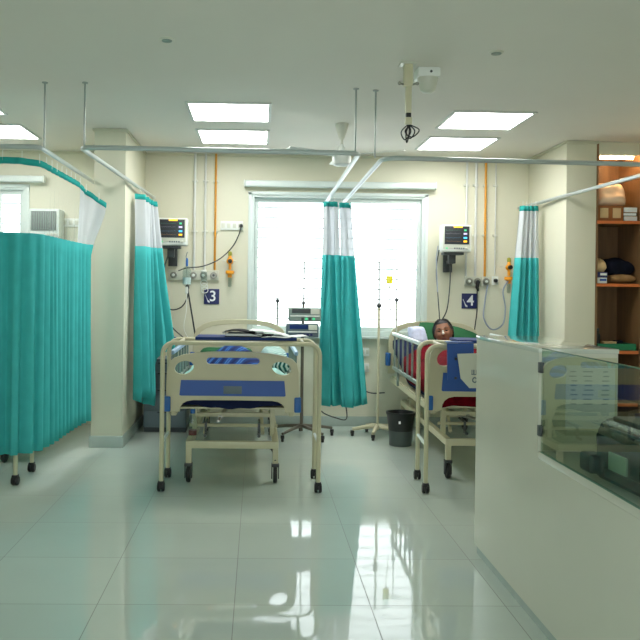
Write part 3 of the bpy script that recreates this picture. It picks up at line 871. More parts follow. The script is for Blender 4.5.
# ------------------------------------------------------------------ bedside monitors and wall services
def monitor(label, x, z, y=7.76):
    t = thing('patient_monitor', label, 'monitor', (x, y, z), group='patient monitors on the wall')
    MB().box((0, .05, 0), (.295, .13, .27), .018, 3).build('casing', M['white'], t)
    MB().box((0, -.018, .012), (.27, .008, .225), .003).build('bezel', M['offw'], t)
    MB().box((0, -.023, .03), (.245, .004, .178), .001).build('screen', M['scr'], t)
    MB().box((-.0+.01, -.0265, .112), (.085, .003, .016)).build('alarm_bar', M['oy'], t)
    for k, (m, z_) in enumerate((('og', .08), ('ow', .045), ('ob', .005), ('oy', -.03))):
        b = MB(); n = 44; wv = []
        for i in range(n):
            u = i/(n-1)
            wv.append((-.115+.15*u, -.0262, z_+.007*math.sin(u*40+k)*max(0, math.sin(u*18+k*2))**3))
        b.tube(wv, .0009, 4).build('trace', M[m+'t'], t)
        b = MB().box((.082, -.0262, z_), (.034 if k else .024, .003, .017), .001)
        b.build('readout', M[m], t)
    MB().lathe([(.012, 0), (.012, -.012), (.009, -.016)], (.10, -.022, -.098), 16, 'y').build('dial', M['offw'], t)
    b = MB()
    for k in range(5): b.box((-.02+k*.022, -.023, -.098), (.014, .004, .012), .001)
    b.build('button_row', M['grey'], t)
    MB().box((-.1, -.023, -.098), (.02, .004, .014), .001).build('power_button', M['og'], t)
    MB().box((-.02, .07, -.148), (.2, .12, .025), .004).build('tray', M['dark'], t)
    b = MB().box((-.02, .1, -.20), (.07, .06, .09), .006).box((-.02, .17, -.23), (.04, .14, .035), .004).box((-.02, .27, -.23), (.09, .03, .2), .004)
    b.build('wall_bracket', M['dark'], t)
    return t
monitor('white bedside monitor on the wall above the sign with number 3', -.846, 1.938)
monitor('white bedside monitor on the wall above the sign with number 4', 1.952, 1.912)

def pipe(x, z0, m, r, label, group):
    t = thing('wall_pipe', label, 'pipe', (x, YB-.03, 0), group=group)
    MB().tube([(0, 0, z0), (0, 0, ZC-.004)], r, 10).build('tube', m, t)
    for z in (1.965, 2.475):
        MB().box((0, .012, z), (r*2+.03, .034, .02), .003).build('clip', M['offw'], t)
pipe(-.652, 1.575, M['pipe'], .013, 'pale wall pipe nearest to the number 3 monitor', 'service pipes of bay 3')
pipe(-.545, 1.575, M['pipe'], .011, 'pale wall pipe between the other pale pipe and the orange pipe of bay 3', 'service pipes of bay 3')
pipe(-.441, 1.575, M['orange'], .011, 'orange gas pipe beside the white socket strip at bay 3', 'service pipes of bay 3')
pipe(2.118, 1.545, M['pipe'], .012, 'pale wall pipe just beside the number 4 monitor', 'service pipes of bay 4')
pipe(2.214, 1.545, M['pipe'], .013, 'pale wall pipe next to the orange gas pipe of bay 4', 'service pipes of bay 4')
pipe(2.312, 1.545, M['orange'], .012, 'orange gas pipe on the wall of bay 4', 'service pipes of bay 4')
pipe(2.415, 1.56, M['pipe'], .007, 'thin pale wire duct between the orange pipe and the cupboard pillar', 'service pipes of bay 4')

def outlet(parent, x, z, m, name='gas_outlet'):
    b = MB().lathe([(.034, -.0), (.034, -.018), (.026, -.026), (.018, -.026)], (x, -.028, z), 20, 'y')
    o = b.build(name, M['chrome'], parent)
    MB().lathe([(.014, 0), (.012, -.016)], (x, -.054, z), 14, 'y').build('socket', m, o)
t = thing('gas_outlet_strip', 'white gas outlet trunking on the wall above the sign with number 3', 'gas panel', (-.655, YB-.002, 1.52))
MB().box((0, -.015, 0), (.51, .03, .1), .005).build('trunking', M['offw'], t)
for x, m in ((-.2, 'white'), (0, 'white'), (.1, 'white'), (.205, 'dark')): outlet(t, x, .0, M[m])
for i, x in enumerate((2.15, 2.235, 2.325)):
    t = thing('gas_outlet', 'white square gas outlet over sign 4, ' + ('nearest the monitor', 'the middle one with a black plug', 'under the orange pipe')[i], 'gas outlet', (x, YB-.002, 1.495), group='gas outlets of bay 4')
    MB().box((0, -.012, 0), (.082, .024, .094), .005).build('plate', M['offw'], t)
    outlet(t, 0, .0, M['black' if i == 1 else 'white'], 'valve')
    if i == 1: MB().tube([(0, -.07, .0), (-.012, -.075, -.06), (0, -.07, -.1)], [.022, .018, .01]).build('plug', M['black'], t)
def plate_box(name, label, x, z, w, h, n, black=None, group=None):
    t = thing(name, label, 'socket', (x, YB-.002, z), group=group)
    MB().box((0, -.009, 0), (w, .018, h), .005).build('plate', M['white'], t)
    for k in range(n): MB().box((-w/2+(k+.5)*w/n, -.02, .0), (w/n*.62, .006, h*.5), .002).build('switch', M['offw'], t)
    if black is not None:
        MB().lathe([(.02, 0), (.018, -.03), (.01, -.045)], (black, -.02, 0), 16, 'y').build('plug', M['black'], t)
plate_box('wall_socket', 'white socket strip with a black plug beside the big window', -.275, 2.028, .23, .09, 4, .095)
plate_box('wall_socket', 'small white square socket with black plug beside the gas outlets of bay 4', 2.425, 1.505, .066, .09, 1, 0)
plate_box('wall_socket', 'white socket strip beside the air conditioner in the left bay', -1.9, 2.035, .185, .085, 3)
plate_box('wall_socket', 'upper pale blue socket plate under the big window, right of the teal curtains', 1.10, .76, .085, .085, 2)
plate_box('wall_socket', 'lower pale blue socket plate under the big window, right of the teal curtains', 1.10, .60, .085, .085, 2)

def sign(num, x, z):
    t = thing('bay_sign', 'square navy sign with white number %s on the wall' % num, 'sign', (x, YB-.002, z), group='bay number signs')
    MB().box((0, -.004, 0), (.155, .008, .155), .002).build('plate', M['navy'], t)
    text('numeral', num, .15, M['signw'], Matrix.Translation((.012, -.0095, .0)) @ FACE, t)
    b = MB()
    for k in range(3): b.tube([(-.066+.01*k, -.009, .02-.02*k), (-.04, -.009, -.035-.008*k), (-.02, -.009, -.05-.006*k)], .0025, 6)
    b.build('swirl', M['signw'], t)
sign('3', -.47, 1.305); sign('4', 2.163, 1.293)

def flowmeter(label, x, z):
    t = thing('oxygen_flowmeter', label, 'flowmeter', (x, YB-.004, z), group='orange oxygen flowmeters')
    MB().tube([(0, 0, 0), (0, -.09, 0)], .012).build('wall_probe', M['chrome'], t)
    MB().sphere((0, -.075, 0), (.036, .03, .034), 18, 12).lathe([(.02, .02), (.016, .05), (.01, .06)], (0, -.075, 0)).build('body', M['yel'], t)
    MB().lathe([(.022, 0), (.022, -.03), (.018, -.036)], (.002, -.10, 0), 18, 'y').build('dial_knob', M['black'], t)
    MB().tube([(-.045, -.075, 0), (-.09, -.075, .006)], .005).tube([(.03, -.075, 0), (.062, -.075, 0)], .008).build('side_valve', M['offw'], t)
    MB().lathe([(.016, .055), (.02, .065), (.018, .095), (.008, .1)], (0, -.075, 0)).build('cap', M['capy'], t)
    MB().lathe([(.014, -.03), (.014, -.085)], (0, -.075, 0)).lathe([(.042, -.095), (.044, -.105), (.044, -.125), (.03, -.132)], (0, -.075, 0)).lathe([(.022, -.13), (.02, -.165)], (0, -.075, 0)).build('collar', M['yel'], t)
    MB().lathe([(.018, -.165), (.018, -.25), (.01, -.262)], (0, -.075, 0)).build('humidifier_tube', M['bottle'], t)
flowmeter('orange oxygen flowmeter on the wall beside the big window, below the socket strip', -.285, 1.665)
flowmeter('orange oxygen flowmeter half hidden by the teal curtain at the cupboard pillar', 2.545, 1.64)

# suction regulator with coiled tube over the number 3 sign
t = thing('suction_regulator', 'small clear and white suction regulator on the gas panel above number 3', 'regulator', (-.545, YB-.05, 1.50))
MB().lathe([(.03, .05), (.032, .03), (.03, -.03), (.02, -.05)], (0, -.03, 0)).build('jar', M['bottle'], t)
MB().lathe([(.026, .05), (.03, .06), (.022, .075)], (0, -.03, 0)).build('lid', M['white'], t)
for k in range(3):
    MB().tube([(.034*math.cos(a)+.004*k, -.03-.03*math.sin(a)*.3, -.06-.035*k+.03*math.sin(a)) for a in [2*PI*i/20 for i in range(20)]], .004, 6, True).build('coil', M['white'], t)

# ------------------------------------------------------------------ cables and tubes
cable('power_cable', 'dark cable looping from the socket strip down to the bay 3 gas panel', [(-.18, 7.97, 2.02), (-.20, 7.96, 1.93), (-.27, 7.97, 1.80), (-.40, 7.98, 1.68), (-.56, 7.97, 1.61), (-.72, 7.95, 1.59), (-.80, 7.93, 1.56)], .006, M['cable'])
cable('monitor_cable', 'dark cable hanging in a loop from the bay 3 monitor beside the gathered curtain', [(-.88, 7.86, 1.74), (-.93, 7.8, 1.55), (-.93, 7.78, 1.30), (-.86, 7.76, 1.18), (-.75, 7.76, 1.20), (-.69, 7.75, 1.30), (-.68, 7.72, 1.42)], .006, M['cable'])
cable('monitor_cable', 'dark cable running from the bay 3 monitor down to the left bed', [(-.90, 7.87, 1.70), (-.97, 7.80, 1.45), (-.94, 7.75, 1.2), (-.84, 7.7, 1.02), (-.70, 7.66, .90), (-.60, 7.62, .85)], .006, M['cable'])
cable('monitor_cable', 'grey cable dropping from the left side of the bay 4 monitor to the bed', [(1.80, 7.84, 1.80), (1.775, 7.84, 1.6), (1.79, 7.82, 1.35), (1.80, 7.78, 1.12), (1.80, 7.74, .98)], .006, M['cable'])
cable('monitor_cable', 'dark cable dropping from the bracket of the bay 4 monitor behind the headboard', [(1.92, 7.86, 1.68), (1.915, 7.85, 1.45), (1.88, 7.82, 1.2), (1.84, 7.96, 1.05), (1.83, 7.97, .9)], .006, M['cable'])
cable('probe_cable', 'thin cable with an orange clip hanging beside the bay 4 monitor', [(1.78, 7.80, 1.84), (1.765, 7.8, 1.7), (1.775, 7.8, 1.5), (1.78, 7.79, 1.38)], .005, M['cablew'])
cable('oxygen_tube', 'grey blue tube hanging in a U on the wall under the bay 4 gas outlets', [(2.33, 7.97, 1.46), (2.30, 7.96, 1.28), (2.29, 7.95, 1.12), (2.37, 7.94, 1.01), (2.48, 7.95, 1.06), (2.51, 7.96, 1.22), (2.485, 7.96, 1.40), (2.53, 7.95, 1.5)], .008, M['cablew'])
cable('power_cable', 'black cable falling from the middle gas outlet past the number 4 sign', [(2.22, 7.96, 1.40), (2.225, 7.97, 1.2), (2.20, 7.96, 1.0), (2.2, 7.97, .85)], .006, M['cable'])
cable('power_cable', 'black cable looping below the hem of the two gathered curtains', [(.615, 7.78, .40), (.60, 7.76, .26), (.66, 7.74, .18), (.80, 7.72, .13), (.88, 7.74, .12), (.89, 7.78, .20), (.86, 7.85, .34)], .006, M['cable'])
cable('power_cable', 'black cable from the gathered curtains to the cream drip stand', [(1.02, 7.8, .60), (1.06, 7.75, .50), (1.05, 7.7, .42), (1.12, 7.66, .39), (1.24, 7.62, .40)], .006, M['cable'])

# ------------------------------------------------------------------ drip stands, pumps, poles
def star_base(parent, R, n, m, z=.07, rot=0., wheel=.028, arm=.016):
    for k in range(n):
        a = rot+2*PI*k/n; x, y = R*math.cos(a), R*math.sin(a)
        o = MB().tube([(0, 0, z+.04), (x*.5, y*.5, z+.028), (x, y, z+.005)], [arm*1.15, arm, arm*.8], 8).build('foot', m, parent)
        MB().lathe([(.01, -.012), (wheel*.9, -.012), (wheel, -.006), (wheel, .006), (wheel*.9, .012), (.01, .012)], (x, y, wheel), 16, 'x').box((x, y, wheel+.018), (.034, .034, .03), .004).build('caster', M['black'], o)
t = thing('infusion_pump_stand', 'rolling stand with two stacked infusion pumps between the left bed and the gathered curtains', 'pump stand', (.425, 7.42, 0))
star_base(t, .31, 5, M['stand'], rot=.3)
MB().tube([(0, 0, .06), (0, 0, .95)], .015).tube([(0, .0, .95), (.005, 0, 1.27)], .012).build('lower_pole', M['stand'], t)
MB().tube([(.005, 0, 1.25), (.01, 0, 1.655)], .006).build('upper_pole', M['rod'], t)
MB().tube([(-.05, 0, 1.64), (-.04, 0, 1.625), (.01, 0, 1.65), (.06, 0, 1.63), (.07, 0, 1.645)], .005, 8).build('hook', M['rod'], t)
MB().sphere((.005, 0, 1.262), .017).build('lock_knob', M['dark'], t)
for z, dx in ((1.155, .012), (1.008, -.008)):
    p = MB().box((dx, -.05, z), (.30, .15, .125), .012, 3).build('pump', M['teald' if z > 1.1 else 'grey'], t)
    MB().box((dx-.035, -.127, z+.034), (.17, .006, .04), .002).build('display', M['dark' if z > 1.1 else 'bluetop'], p)
    MB().box((dx+.095, -.127, z+.03), (.08, .006, .05), .002).build('side_panel', M['offw'], p)
    MB().box((dx, -.128, z-.012), (.27, .006, .012), .002).build('trim_line', M['white'], p)
    for k in range(4): MB().box((dx-.02+k*.034, -.128, z-.038), (.024, .006, .022), .003).build('key', M['og' if (z > 1.1 and k % 2) else 'dark' if z > 1.1 else 'navy'], p)
    MB().box((dx, .02, z), (.05, .06, .05), .004).build('clamp', M['dark'], p)

t = thing('drip_stand', 'tall cream drip stand on casters in front of the window beside the right bed', 'drip stand', (1.155, 7.50, 0))
star_base(t, .24, 5, M['cream'], z=.06, rot=.62, wheel=.022, arm=.02)
MB().tube([(0, 0, .06), (0, 0, 1.25)], .012).build('lower_pole', M['cream'], t)
MB().tube([(0, 0, 1.22), (-.005, 0, 1.66)], .008).build('upper_pole', M['rod'], t)
MB().sphere((0, 0, 1.245), .024).build('lock_knob', M['dark'], t)
MB().tube([(-.08, 0, 1.665), (-.07, 0, 1.65), (0, 0, 1.66), (.095, 0, 1.65), (.11, 0, 1.665)], .005, 8).build('hook', M['rod'], t)
t = thing('fluid_bag', 'small yellow fluid bag hanging on the cream drip stand in front of the window', 'fluid bag', (1.25, 7.50, 1.5))
MB().tube([(0, 0, .15), (-.002, 0, .10)], .003, 6).build('hanger', M['white'], t)
MB().box((0, 0, .055), (.058, .02, .09), .009, 3).build('bag', M['bottle'], t)
MB().box((0, 0, -.01), (.06, .026, .075), .011, 3).build('fluid', M['yfluid'], t)
MB().lathe([(.008, -.055), (.008, -.085), (.004, -.1)]).build('port', M['white'], t)
MB().tube(spline([(0, 0, -.1), (.01, 0, -.2), (.03, .01, -.35), (.06, .0, -.48)]), .003, 6).build('drip_line', M['white'], t)

def bed_pole(label, x, y, z0, z1, knob, m, hook=True):
    t = thing('drip_pole', label, 'drip pole', (x, y, z0))
    MB().tube([(0, 0, 0), (0, 0, knob-z0)], .009).build('lower_pole', m, t)
    MB().tube([(0, 0, knob-z0-.01), (.0, 0, z1-z0)], .005).build('upper_pole', M['rod'], t)
    MB().sphere((0, -.008, knob-z0), .02).build('lock_knob', M['dark'], t)
    if hook: MB().tube([(-.07, 0, z1-z0+.012), (-.06, 0, z1-z0), (.06, 0, z1-z0), (.07, 0, z1-z0+.012)], .004, 6).build('hook', M['rod'], t)
bed_pole('slim drip pole with a black knob at the left corner of the right bed headboard', 1.385, 7.86, .52, 1.68, 1.296, M['offw'])
bed_pole('short slim pole with a grey knob at the right corner of the left bed headboard', .195, 7.80, .52, 1.29, 1.275, M['rod'], False)
t = thing('drip_pole', 'dark slim pole holding the clear drip bottle beside the left bed headboard', 'drip pole', (-.605, 7.79, .52))
MB().tube([(0, 0, 0), (-.005, 0, .40), (-.085, -.03, .87)], .008).build('pole', M['cable'], t)
MB().sphere((-.087, -.03, .875), (.02, .02, .03)).build('clamp', M['black'], t)
MB().tube([(-.085, -.03, .87), (-.10, -.05, 1.18), (-.085, -.09, 1.22)], .004, 6).build('hook_rod', M['rod'], t)
t = thing('drip_bottle', 'clear drip bottle with a blue top hanging before the bay 3 gas panel', 'bottle', (-.69, 7.66, 1.47))
MB().lathe([(.012, -.07), (.04, -.05), (.042, .08), (.03, .12), (.012, .13)]).build('bottle', M['bottle'], t)
MB().lathe([(.04, -.045), (.041, .02)]).build('fluid', M['fluid'], t)
MB().lathe([(.012, .13), (.012, .19), (.006, .21)]).build('top', M['bump'], t)
MB().lathe([(.01, -.07), (.014, -.085), (.014, -.13), (.005, -.14)]).build('drip_chamber', M['white'], t)
MB().tube(spline([(0, 0, -.14), (.0, 0, -.3), (-.02, .0, -.48), (.06, .02, -.62)]), .003, 6).build('drip_line', M['white'], t)

# ------------------------------------------------------------------ locker, bin, drain bottle
t = thing('bedside_locker', 'grey blue steel bedside locker with drawers behind the gathered left curtain', 'locker', (-.875, 7.78, 0))
MB().box((0, 0, .37), (.41, .40, .64), .006).build('body', M['grey'], t)
MB().box((0, .0, .03), (.40, .36, .05)).build('plinth', M['greyd'], t)
MB().box((0, 0, .697), (.43, .42, .018), .005).build('top', M['grey'], t)
for z, h in ((.635, .09), (.51, .14), (.32, .20), (.135, .15)):
    d = MB().box((0, -.206, z), (.385, .016, h), .004).build('drawer', M['grey'], t)
    MB().box((0, -.218, z+h/2-.012), (.14, .014, .012), .003).build('handle', M['greyd'], d)
t = thing('water_bottle', 'small clear bottle with a blue cap on the grey locker', 'bottle', (-.80, 7.68, .706))
MB().lathe([(.028, 0), (.031, .01), (.031, .13), (.013, .17), (.013, .18)]).build('bottle', M['bottle'], t)
MB().lathe([(.016, .175), (.016, .205), (.01, .208)]).build('cap', M['blue'], t)

t = thing('waste_bin', 'round black waste bin with grey foot on the floor by the right bed', 'bin', (1.298, 7.08, 0))
MB().lathe([(.095, .0), (.10, .005), (.108, .14), (.105, .14)]).build('foot', M['bin2'], t)
b = MB().lathe([(.107, .13), (.124, .27), (.132, .285), (.132, .30), (.120, .30), (.115, .28), (.1, .15)]); b.build('bucket', M['bin1'], t)
MB().box((-.03, -.118, .22), (.018, .006, .024), .002).build('tag', M['signw'], t)

t = thing('drain_bottle', 'clear drain bottle with dark red fluid hanging under the left bed foot', 'bottle', (-.46, 5.735, .32))
MB().lathe([(.03, 0), (.033, .01), (.033, .11), (.018, .15), (.016, .165)]).build('bottle', M['bottle'], t)
MB().lathe([(.029, .004), (.030, .04)]).build('fluid', M['dred'], t)
MB().lathe([(.018, .16), (.018, .19)]).build('cap', M['bump'], t)
MB().tube(spline([(0, 0, .185), (.01, .02, .21), (.03, .03, .2)]), .004, 6).build('hook', M['white'], t)

# ------------------------------------------------------------------ things on the overbed tables
TX, TY = -.107, 5.39
t = thing('open_file', 'open dark file with white papers lying on the left overbed table', 'file', (-.06, 5.59, TTOP), -.08)
b = MB()
def wedge(x0, x1, z0a, z0b, h, y0=-.13, y1=.13):
    return MB().prism([(x0, z0a), (x1, z0b), (x1, z0b+h), (x0, z0a+h)], y0, y1)
wedge(-.155, .16, .001, .001, .005).build('back_cover', M['filek'], t)
wedge(-.15, .10, .007, .007, .016).build('paper_stack', M['paper'], t)
MB().grid(lambda u, v: Vector((-.16+.33*u, -.135+.27*v, .026+.028*math.sin(PI*min(1, u*1.2+.1))*(1-u*.7)+.003*math.sin(6*v)-.018*u)), 16, 6).build('front_cover', M['filek'], t, solid=.004)
MB().grid(lambda u, v: Vector((.01+.27*u, -.12+.26*v, .046+.010*math.sin(PI*u)-.040*u)), 16, 6).build('loose_sheet', M['paper'], t, solid=.0015)
MB().tube([(-.165, -.135, .03), (-.165, .135, .03)], .008, 10).build('spine', M['chrome'], t)
o = MB().grid(lambda u, v: Vector((.13*(2*u-1), .105*(2*v-1), .003+.006*math.sin(5*u)**2)), 12, 8).build('paper_sheet', M['paper'], None, solid=.002)
o.location = (.215, 5.58, TTOP); o.rotation_euler.z = .12
tag(o, 'white paper sheet lying on the right end of the left overbed table', 'paper')
o = MB().grid(lambda u, v: Vector((.1*(2*u-1), .07*(2*v-1), .002+.005*math.sin(4*u+v)**2)), 12, 8).build('paper_sheet', M['paper'], None, solid=.002)
o.location = (.14, 5.46, TTOP+.001); o.rotation_euler.z = -.2
tag(o, 'smaller white paper sheet lying in front of the open file on the left overbed table', 'paper')

# folder and bag hanging in front of the right bed
t = thing('hanging_folder', 'blue folder hung over the front tube of the right overbed table', 'folder', (1.345, 5.33, 0))
MB().prism([(-.06, 1.035), (.12, 1.035), (.12, .86), (.055, .785), (-.055, .785)], -.012, 0).build('front_flap', M['blue'], t)
MB().box((.03, .03, 1.041), (.18, .09, .006), .002).build('fold', M['blue'], t)
for z in (.93, .80): MB().lathe([(.01, 0), (.008, -.006)], (-.0, -.012, z), 12, 'y').build('stud', M['dark'], t)
t = thing('document_pouch', 'clear white pouch with a printed sheet hanging on the blue folder', 'pouch', (1.405, 5.305, 0))
MB().prism([(-.055, .965), (.17, .975), (.17, .735), (.03, .735), (-.03, .80)], -.004, 0).build('pouch', M['offw'], t)
b = MB()
for k, (x, w) in enumerate(((.045, .008), (.058, .012), (.075, .008), (.088, .010))): b.box((x, -.006, .845), (w*.6, .002, .028))
b.box((.066, -.006, .828), (.05, .002, .005)).build('print_line', M['ink'], t)
b = MB().tube([(.065+.014*math.cos(a), -.005, .79+.016*math.sin(a)) for a in [2*PI*i/16 for i in range(16)]], .004, 6, True)
b.build('ring_mark', M['ink'], t)

# ------------------------------------------------------------------ air conditioner
t = thing('air_conditioner', 'white box air conditioner with a grey louvred front in the left bay', 'air conditioner', (-2.12, YB-.002, 2.01))
MB().box((0, -.10, 0), (.30, .20, .29), .012, 3).build('casing', M['upvc'], t)
MB().box((-.005, -.204, .025), (.25, .01, .19), .003).build('louvre_panel', M['aclouv'], t)
b = MB()
for k in range(11): b.box((-.12+k*.023, -.212, .025), (.009, .012, .185), .002)
b.build('louvre', M['teald'], t)
b = MB()
for k in range(3): b.lathe([(.012, 0), (.01, -.012)], (.04+k*.035, -.2, -.108), 12, 'y')
b.build('control_dials', M['offw'], t)

# ------------------------------------------------------------------ counter
t = thing('reception_counter', 'long glossy white counter with a green glass screen', 'counter', (0, 0, 0))
X0 = 1.165; YE, YG, YN = 4.17, 3.24, .75; HT, HW = 1.153, .728
b = MB().prism([(YN, .05), (YE, .05), (YE, HT-.02), (YG, HT-.02), (YG, HW-.03), (YN, HW-.03)], 0, .02)
for v in b.bm.verts: v.co = Vector((X0+v.co.y, v.co.x, v.co.z))
b.build('front_panel', M['lam'], t, smooth=False)
MB().box((X0+.022, (YE+YN)/2, .025), (.02, YE-YN-.01, .05)).build('plinth', M['base'], t)
MB().box((X0+.175, (YE+YG)/2, (.06+HT-.02)/2), (.31, YE-YG-.002, HT-.02-.06), .002).build('end_cabinet', M['lam'], t)
MB().box((X0+.165, (YE+YG)/2, HT-.01), (.336, YE-YG+.004, .02), .003).build('cabinet_top', M['lamtop'], t)
MB().box((X0+.17, YG-.006, (HW+HT-.03)/2), (.305, .008, HT-HW-.04), .002).build('inner_board', M['lamin'], t)
MB().box((X0+.40, (YG+YN)/2, HW-.015), (.80, YG-YN-.004, .03), .002).build('worktop', M['lam'], t)
MB().box((X0+.79, (YE+YN)/2, .35), (.02, YE-YN, .7)).build('back_panel', M['lam'], t)
gl = MB().box((X0+.006, (YG+YN)/2-.01, (HW+HT)/2), (.008, YG-YN-.03, HT-HW)).build('glass_screen', M['cglass'], t, smooth=False)
MB().box((X0+.006, (YG+YN)/2-.01, HT+.0015), (.009, YG-YN-.03, .003)).box((X0+.006, (YG+YN)/2-.01, HW+.002), (.009, YG-YN-.03, .004)).build('glass_edge', M['gedge'], gl, smooth=False)
for z in (1.075, .815): MB().box((X0+.004, YG-.012, z), (.016, .034, .044), .003).build('hinge', M['dark'], gl)
t = thing('notice_sheet', 'printed white sheet taped to the board behind the counter glass', 'notice', (X0+.21, YG-.0115, .955))
MB().box((0, 0, 0), (.205, .0012, .26)).build('sheet', M['papg'], t, smooth=False)
rnd = random.Random(3)
b = MB()
for r_ in range(8):
    z = .105-r_*.019
    for x0, w in ((-.085, .03), (-.035, .05), (.045, .032)):
        b.box((x0+w/2+rnd.uniform(-.004, .004), -.0012, z), (w*rnd.uniform(.6, 1), .001, .005))
b.build('print_line', M['inkf'], t, smooth=False)
# printer on the worktop
t = thing('label_printer', 'black printer on the worktop behind the counter glass', 'printer', (1.275, 2.70, HW+.001), .05)
P = [(-.055, 0), (.30, 0), (.30, .205), (.02, .215), (-.03, .205), (-.05, .18), (-.055, .15)]
b = MB().prism(P, -.36, .10)
bmesh.ops.bevel(b.bm, geom=[e for e in b.bm.edges], offset=.008, segments=2, affect='EDGES')
b.build('body', M['printer'], t)
MB().box((-.058, -.06, .075), (.008, .12, .07), .003).build('output_label', M['printp'], t)
MB().box((-.062, -.10, .035), (.02, .22, .03), .006).build('paper_slot', M['black'], t)
MB().box((-.055, .128, .045), (.06, .09, .07), .016, 3).build('feed_arm', M['printer'], t)
MB().box((.12, -.13, .214), (.26, .40, .012), .004).build('lid', M['dark'], t)
MB().box((-.047, -.14, .185), (.012, .3, .008), .002).build('lid_seam', M['grey'], t)

# ------------------------------------------------------------------ open cupboard
CX0, CX1, CY0, CY1 = 3.04, 3.45, 7.06, 7.52
t = thing('open_cupboard', 'tall brown wooden open cupboard beside the right pillar', 'cupboard', (0, 0, 0))
MB().box(((CX0+CX1)/2, CY1+.01, ZC/2), (CX1-CX0, .02, ZC-.02)).build('back_panel', M['wood'], t)
MB().box((CX0+.009, (CY0+CY1)/2, ZC/2), (.018, CY1-CY0, ZC-.02)).build('side_panel', M['wood'], t)
MB().box((CX1+.01, (CY0+CY1)/2, ZC/2), (.02, CY1-CY0, ZC-.02)).build('side_panel', M['wood'], t)
for z in (2.045, 1.478, .872, .40):
    s = MB().box(((CX0+CX1)/2, (CY0+CY1)/2+.008, z-.011), (CX1-CX0-.02, CY1-CY0-.02, .022)).build('shelf', M['wood'], t)
    MB().box(((CX0+CX1)/2, CY0-.001, z-.015), (CX1-CX0-.02, .008, .028), .002).build('edge_band', M['woode'], s)
MB().box(((CX0+CX1)/2, CY0+.012, 2.695), (CX1-CX0-.04, .024, .118), .003).build('pelmet', M['wall'], t)
tl = thing('cupboard_lamp', 'glowing warm tube lamp at the top of the open wooden cupboard', 'lamp', (3.25, 7.13, 2.622))
MB().tube([(-.15, 0, 0), (.15, 0, 0)], .011, 12).build('tube', M['warm'], tl)
MB().box((0, .0, .035), (.34, .03, .045), .004).build('holder', M['white'], tl)
# top shelf
S1 = 2.047
t = thing('carton', 'brown carton with two pale window labels on the top shelf', 'carton', (3.19, 7.19, S1))
MB().box((0, 0, .07), (.235, .18, .14), .004).build('box', M['card'], t)
for x in (-.06, .055): MB().box((x, -.091, .07), (.075, .004, .09), .002).build('label_window', M['cardl'], t)
pillow('paper_bag', 'shiny cream carrier bag lying on the brown carton of the top shelf', M['bag'], (3.215, 7.19, S1+.245), (.275, .23, .16), 1.1, .05, 11, 'bag')
t = thing('green_bottle', 'small green bottle standing behind the books on the top shelf', 'bottle', (3.36, 7.36, S1))
MB().lathe([(.032, 0), (.034, .01), (.034, .15), (.015, .19)]).build('bottle', M['gtray'], t)
MB().lathe([(.017, .19), (.017, .215)]).build('cap', M['white'], t)
for k, (m, h) in enumerate((('cardl', .045), ('dnavy', .03), ('tan', .05))):
    t = thing('book', ('pale thick book at the bottom of the top shelf stack', 'thin dark book in the middle of the top shelf stack', 'tan book uppermost in the top shelf stack')[k], 'book', (3.375, 7.19, S1+(0, .046, .077)[k]), (.05, -.08, .03)[k], 'books on the top shelf')
    MB().box((0, 0, h/2), (.12, .17, h), .003).build('cover', M[m], t)
    MB().box((-.004, -.003, h/2), (.118, .17, h-.008)).build('pages', M['paper'], t)
# middle shelf
S2 = 1.480
pillow('folded_cloth', 'heap of tan cloth on the middle shelf under the navy cloth', M['tan'], (3.315, 7.25, S2+.045), (.25, .3, .09), 0, .1, 12, 'cloth')
pillow('folded_cloth', 'dark navy cloth heaped on the tan cloth of the middle shelf', M['dnavy'], (3.295, 7.25, S2+.15), (.27, .28, .16), .15, .2, 13, 'cloth')
for k in range(2):
    t = thing('packet', ('blue and white packet lowest at the front of the middle shelf', 'dark blue packet lying on the blue and white packet')[k], 'packet', (3.11, 7.16, S2+k*.051), .05*k, 'packets on the middle shelf')
    MB().box((0, 0, .025), (.095, .15, .05), .004).build('box', M[('white', 'navy')[k]], t)
    MB().box((.01, -.077, .03), (.06, .003, .02)).build('label', M[('blue', 'white')[k]], t)
pillow('wrapped_packet', 'pale packet with a red mark on the blue packets of the middle shelf', M['cardl'], (3.11, 7.17, S2+.165), (.10, .17, .12), .3, 0, 14, 'packet')
# lower shelf
S3 = .874
t = thing('tray', 'shallow bright green tray on the lower shelf just above the counter top', 'tray', (3.247, 7.20, S3), .0)
b = MB().box((0, 0, .006), (.34, .26, .012), .003)
for dx, dy, sx, sy in ((0, -.13, .35, .01), (0, .13, .35, .01), (.17, 0, .01, .26), (-.17, 0, .01, .26)): b.box((dx, dy, .03), (sx, sy, .06), .003)
b.build('tray_body', M['gtray'], t)
t = thing('black_flask', 'small black flask standing in the green tray', 'flask', (3.12, 7.2, S3+.013))
MB().lathe([(.028, 0), (.03, .02), (.03, .12), (.018, .14), (.018, .16)]).build('body', M['black'], t)
MB().lathe([(.02, .155), (.02, .18)]).build('cap', M['dark'], t)
o = MB().box((0, 0, .03), (.12, .09, .06), .006).build('small_carton', M['cardl'], None); o.location = (3.22, 7.19, S3+.014)
tag(o, 'small tan carton lying in the green tray', 'carton')
o = MB().box((0, 0, .035), (.07, .07, .07), .012).build('dark_pouch', M['dnavy'], None); o.location = (3.325, 7.22, S3+.014)
tag(o, 'dark pouch in the green tray beside the small tan carton', 'pouch')

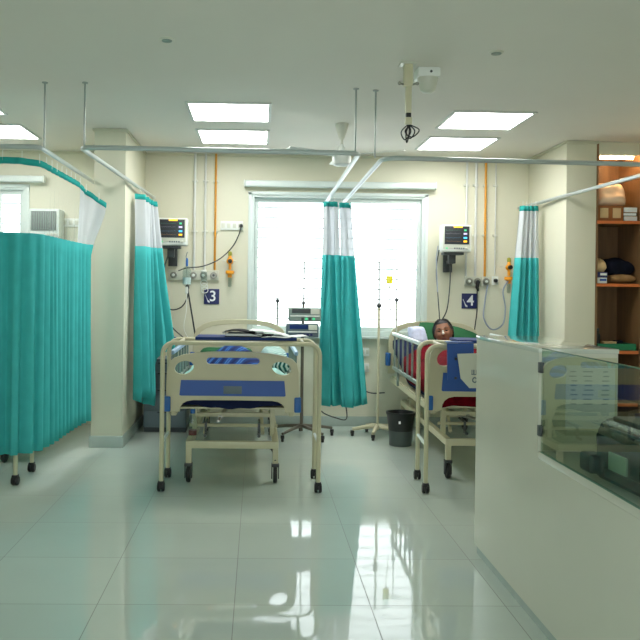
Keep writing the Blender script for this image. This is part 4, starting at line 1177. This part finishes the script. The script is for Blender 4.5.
# ------------------------------------------------------------------ daylight
w = bpy.data.worlds.new('daylight'); SC.world = w; w.use_nodes = True
bg = w.node_tree.nodes['Background']
bg.inputs[0].default_value = (.93, .98, 1.0, 1); bg.inputs[1].default_value = 3.2
for nme, wn in (('bay_window_daylight', W1), ('left_window_daylight', W2), ('fill_window_daylight', W_FILL)):  # last entry is the portal of the added fill window
    l = bpy.data.lights.new(nme, 'AREA'); l.shape = 'RECTANGLE'; l.size = wn[1]-wn[0]; l.size_y = wn[3]-wn[2]
    l.cycles.is_portal = True
    o = bpy.data.objects.new(nme, l); COL.objects.link(o)
    o.location = ((wn[0]+wn[1])/2, YB+.24 if wn is not W_FILL else YF-.22, (wn[2]+wn[3])/2); o.rotation_euler = (-PI/2 if wn is not W_FILL else PI/2, 0, 0)

# ------------------------------------------------------------------ camera
PSI, RHO = math.radians(1.2), math.radians(.74)
fw = Vector((math.sin(PSI), math.cos(PSI), 0)); r0 = Vector((math.cos(PSI), -math.sin(PSI), 0)); u0 = Vector((0, 0, 1))
R_ = math.cos(RHO)*r0+math.sin(RHO)*u0; U_ = math.cos(RHO)*u0-math.sin(RHO)*r0
cam = bpy.data.cameras.new('camera'); co = bpy.data.objects.new('camera', cam); COL.objects.link(co)
co.matrix_world = Matrix(((R_.x, U_.x, -fw.x, 0), (R_.y, U_.y, -fw.y, 0), (R_.z, U_.z, -fw.z, 1.38), (0, 0, 0, 1)))
cam.sensor_width = 36; cam.lens = 790/640*36
cam.shift_x = (320-274.5)/640; cam.shift_y = -(320-290)/640
cam.clip_start = .05
SC.camera = co

SC.view_settings.view_transform = 'Standard'; SC.view_settings.look = 'None'
SC.view_settings.gamma = 1; SC.view_settings.use_curve_mapping = False
SC.view_settings.exposure = 0.45
cy = SC.cycles
cy.max_bounces = 10; cy.diffuse_bounces = 6; cy.glossy_bounces = 5; cy.transparent_max_bounces = 16
cy.caustics_reflective = False; cy.caustics_refractive = False
cy.sample_clamp_indirect = 6
cy.use_denoising = True
try: cy.denoiser = 'OPENIMAGEDENOISE'
except Exception: pass
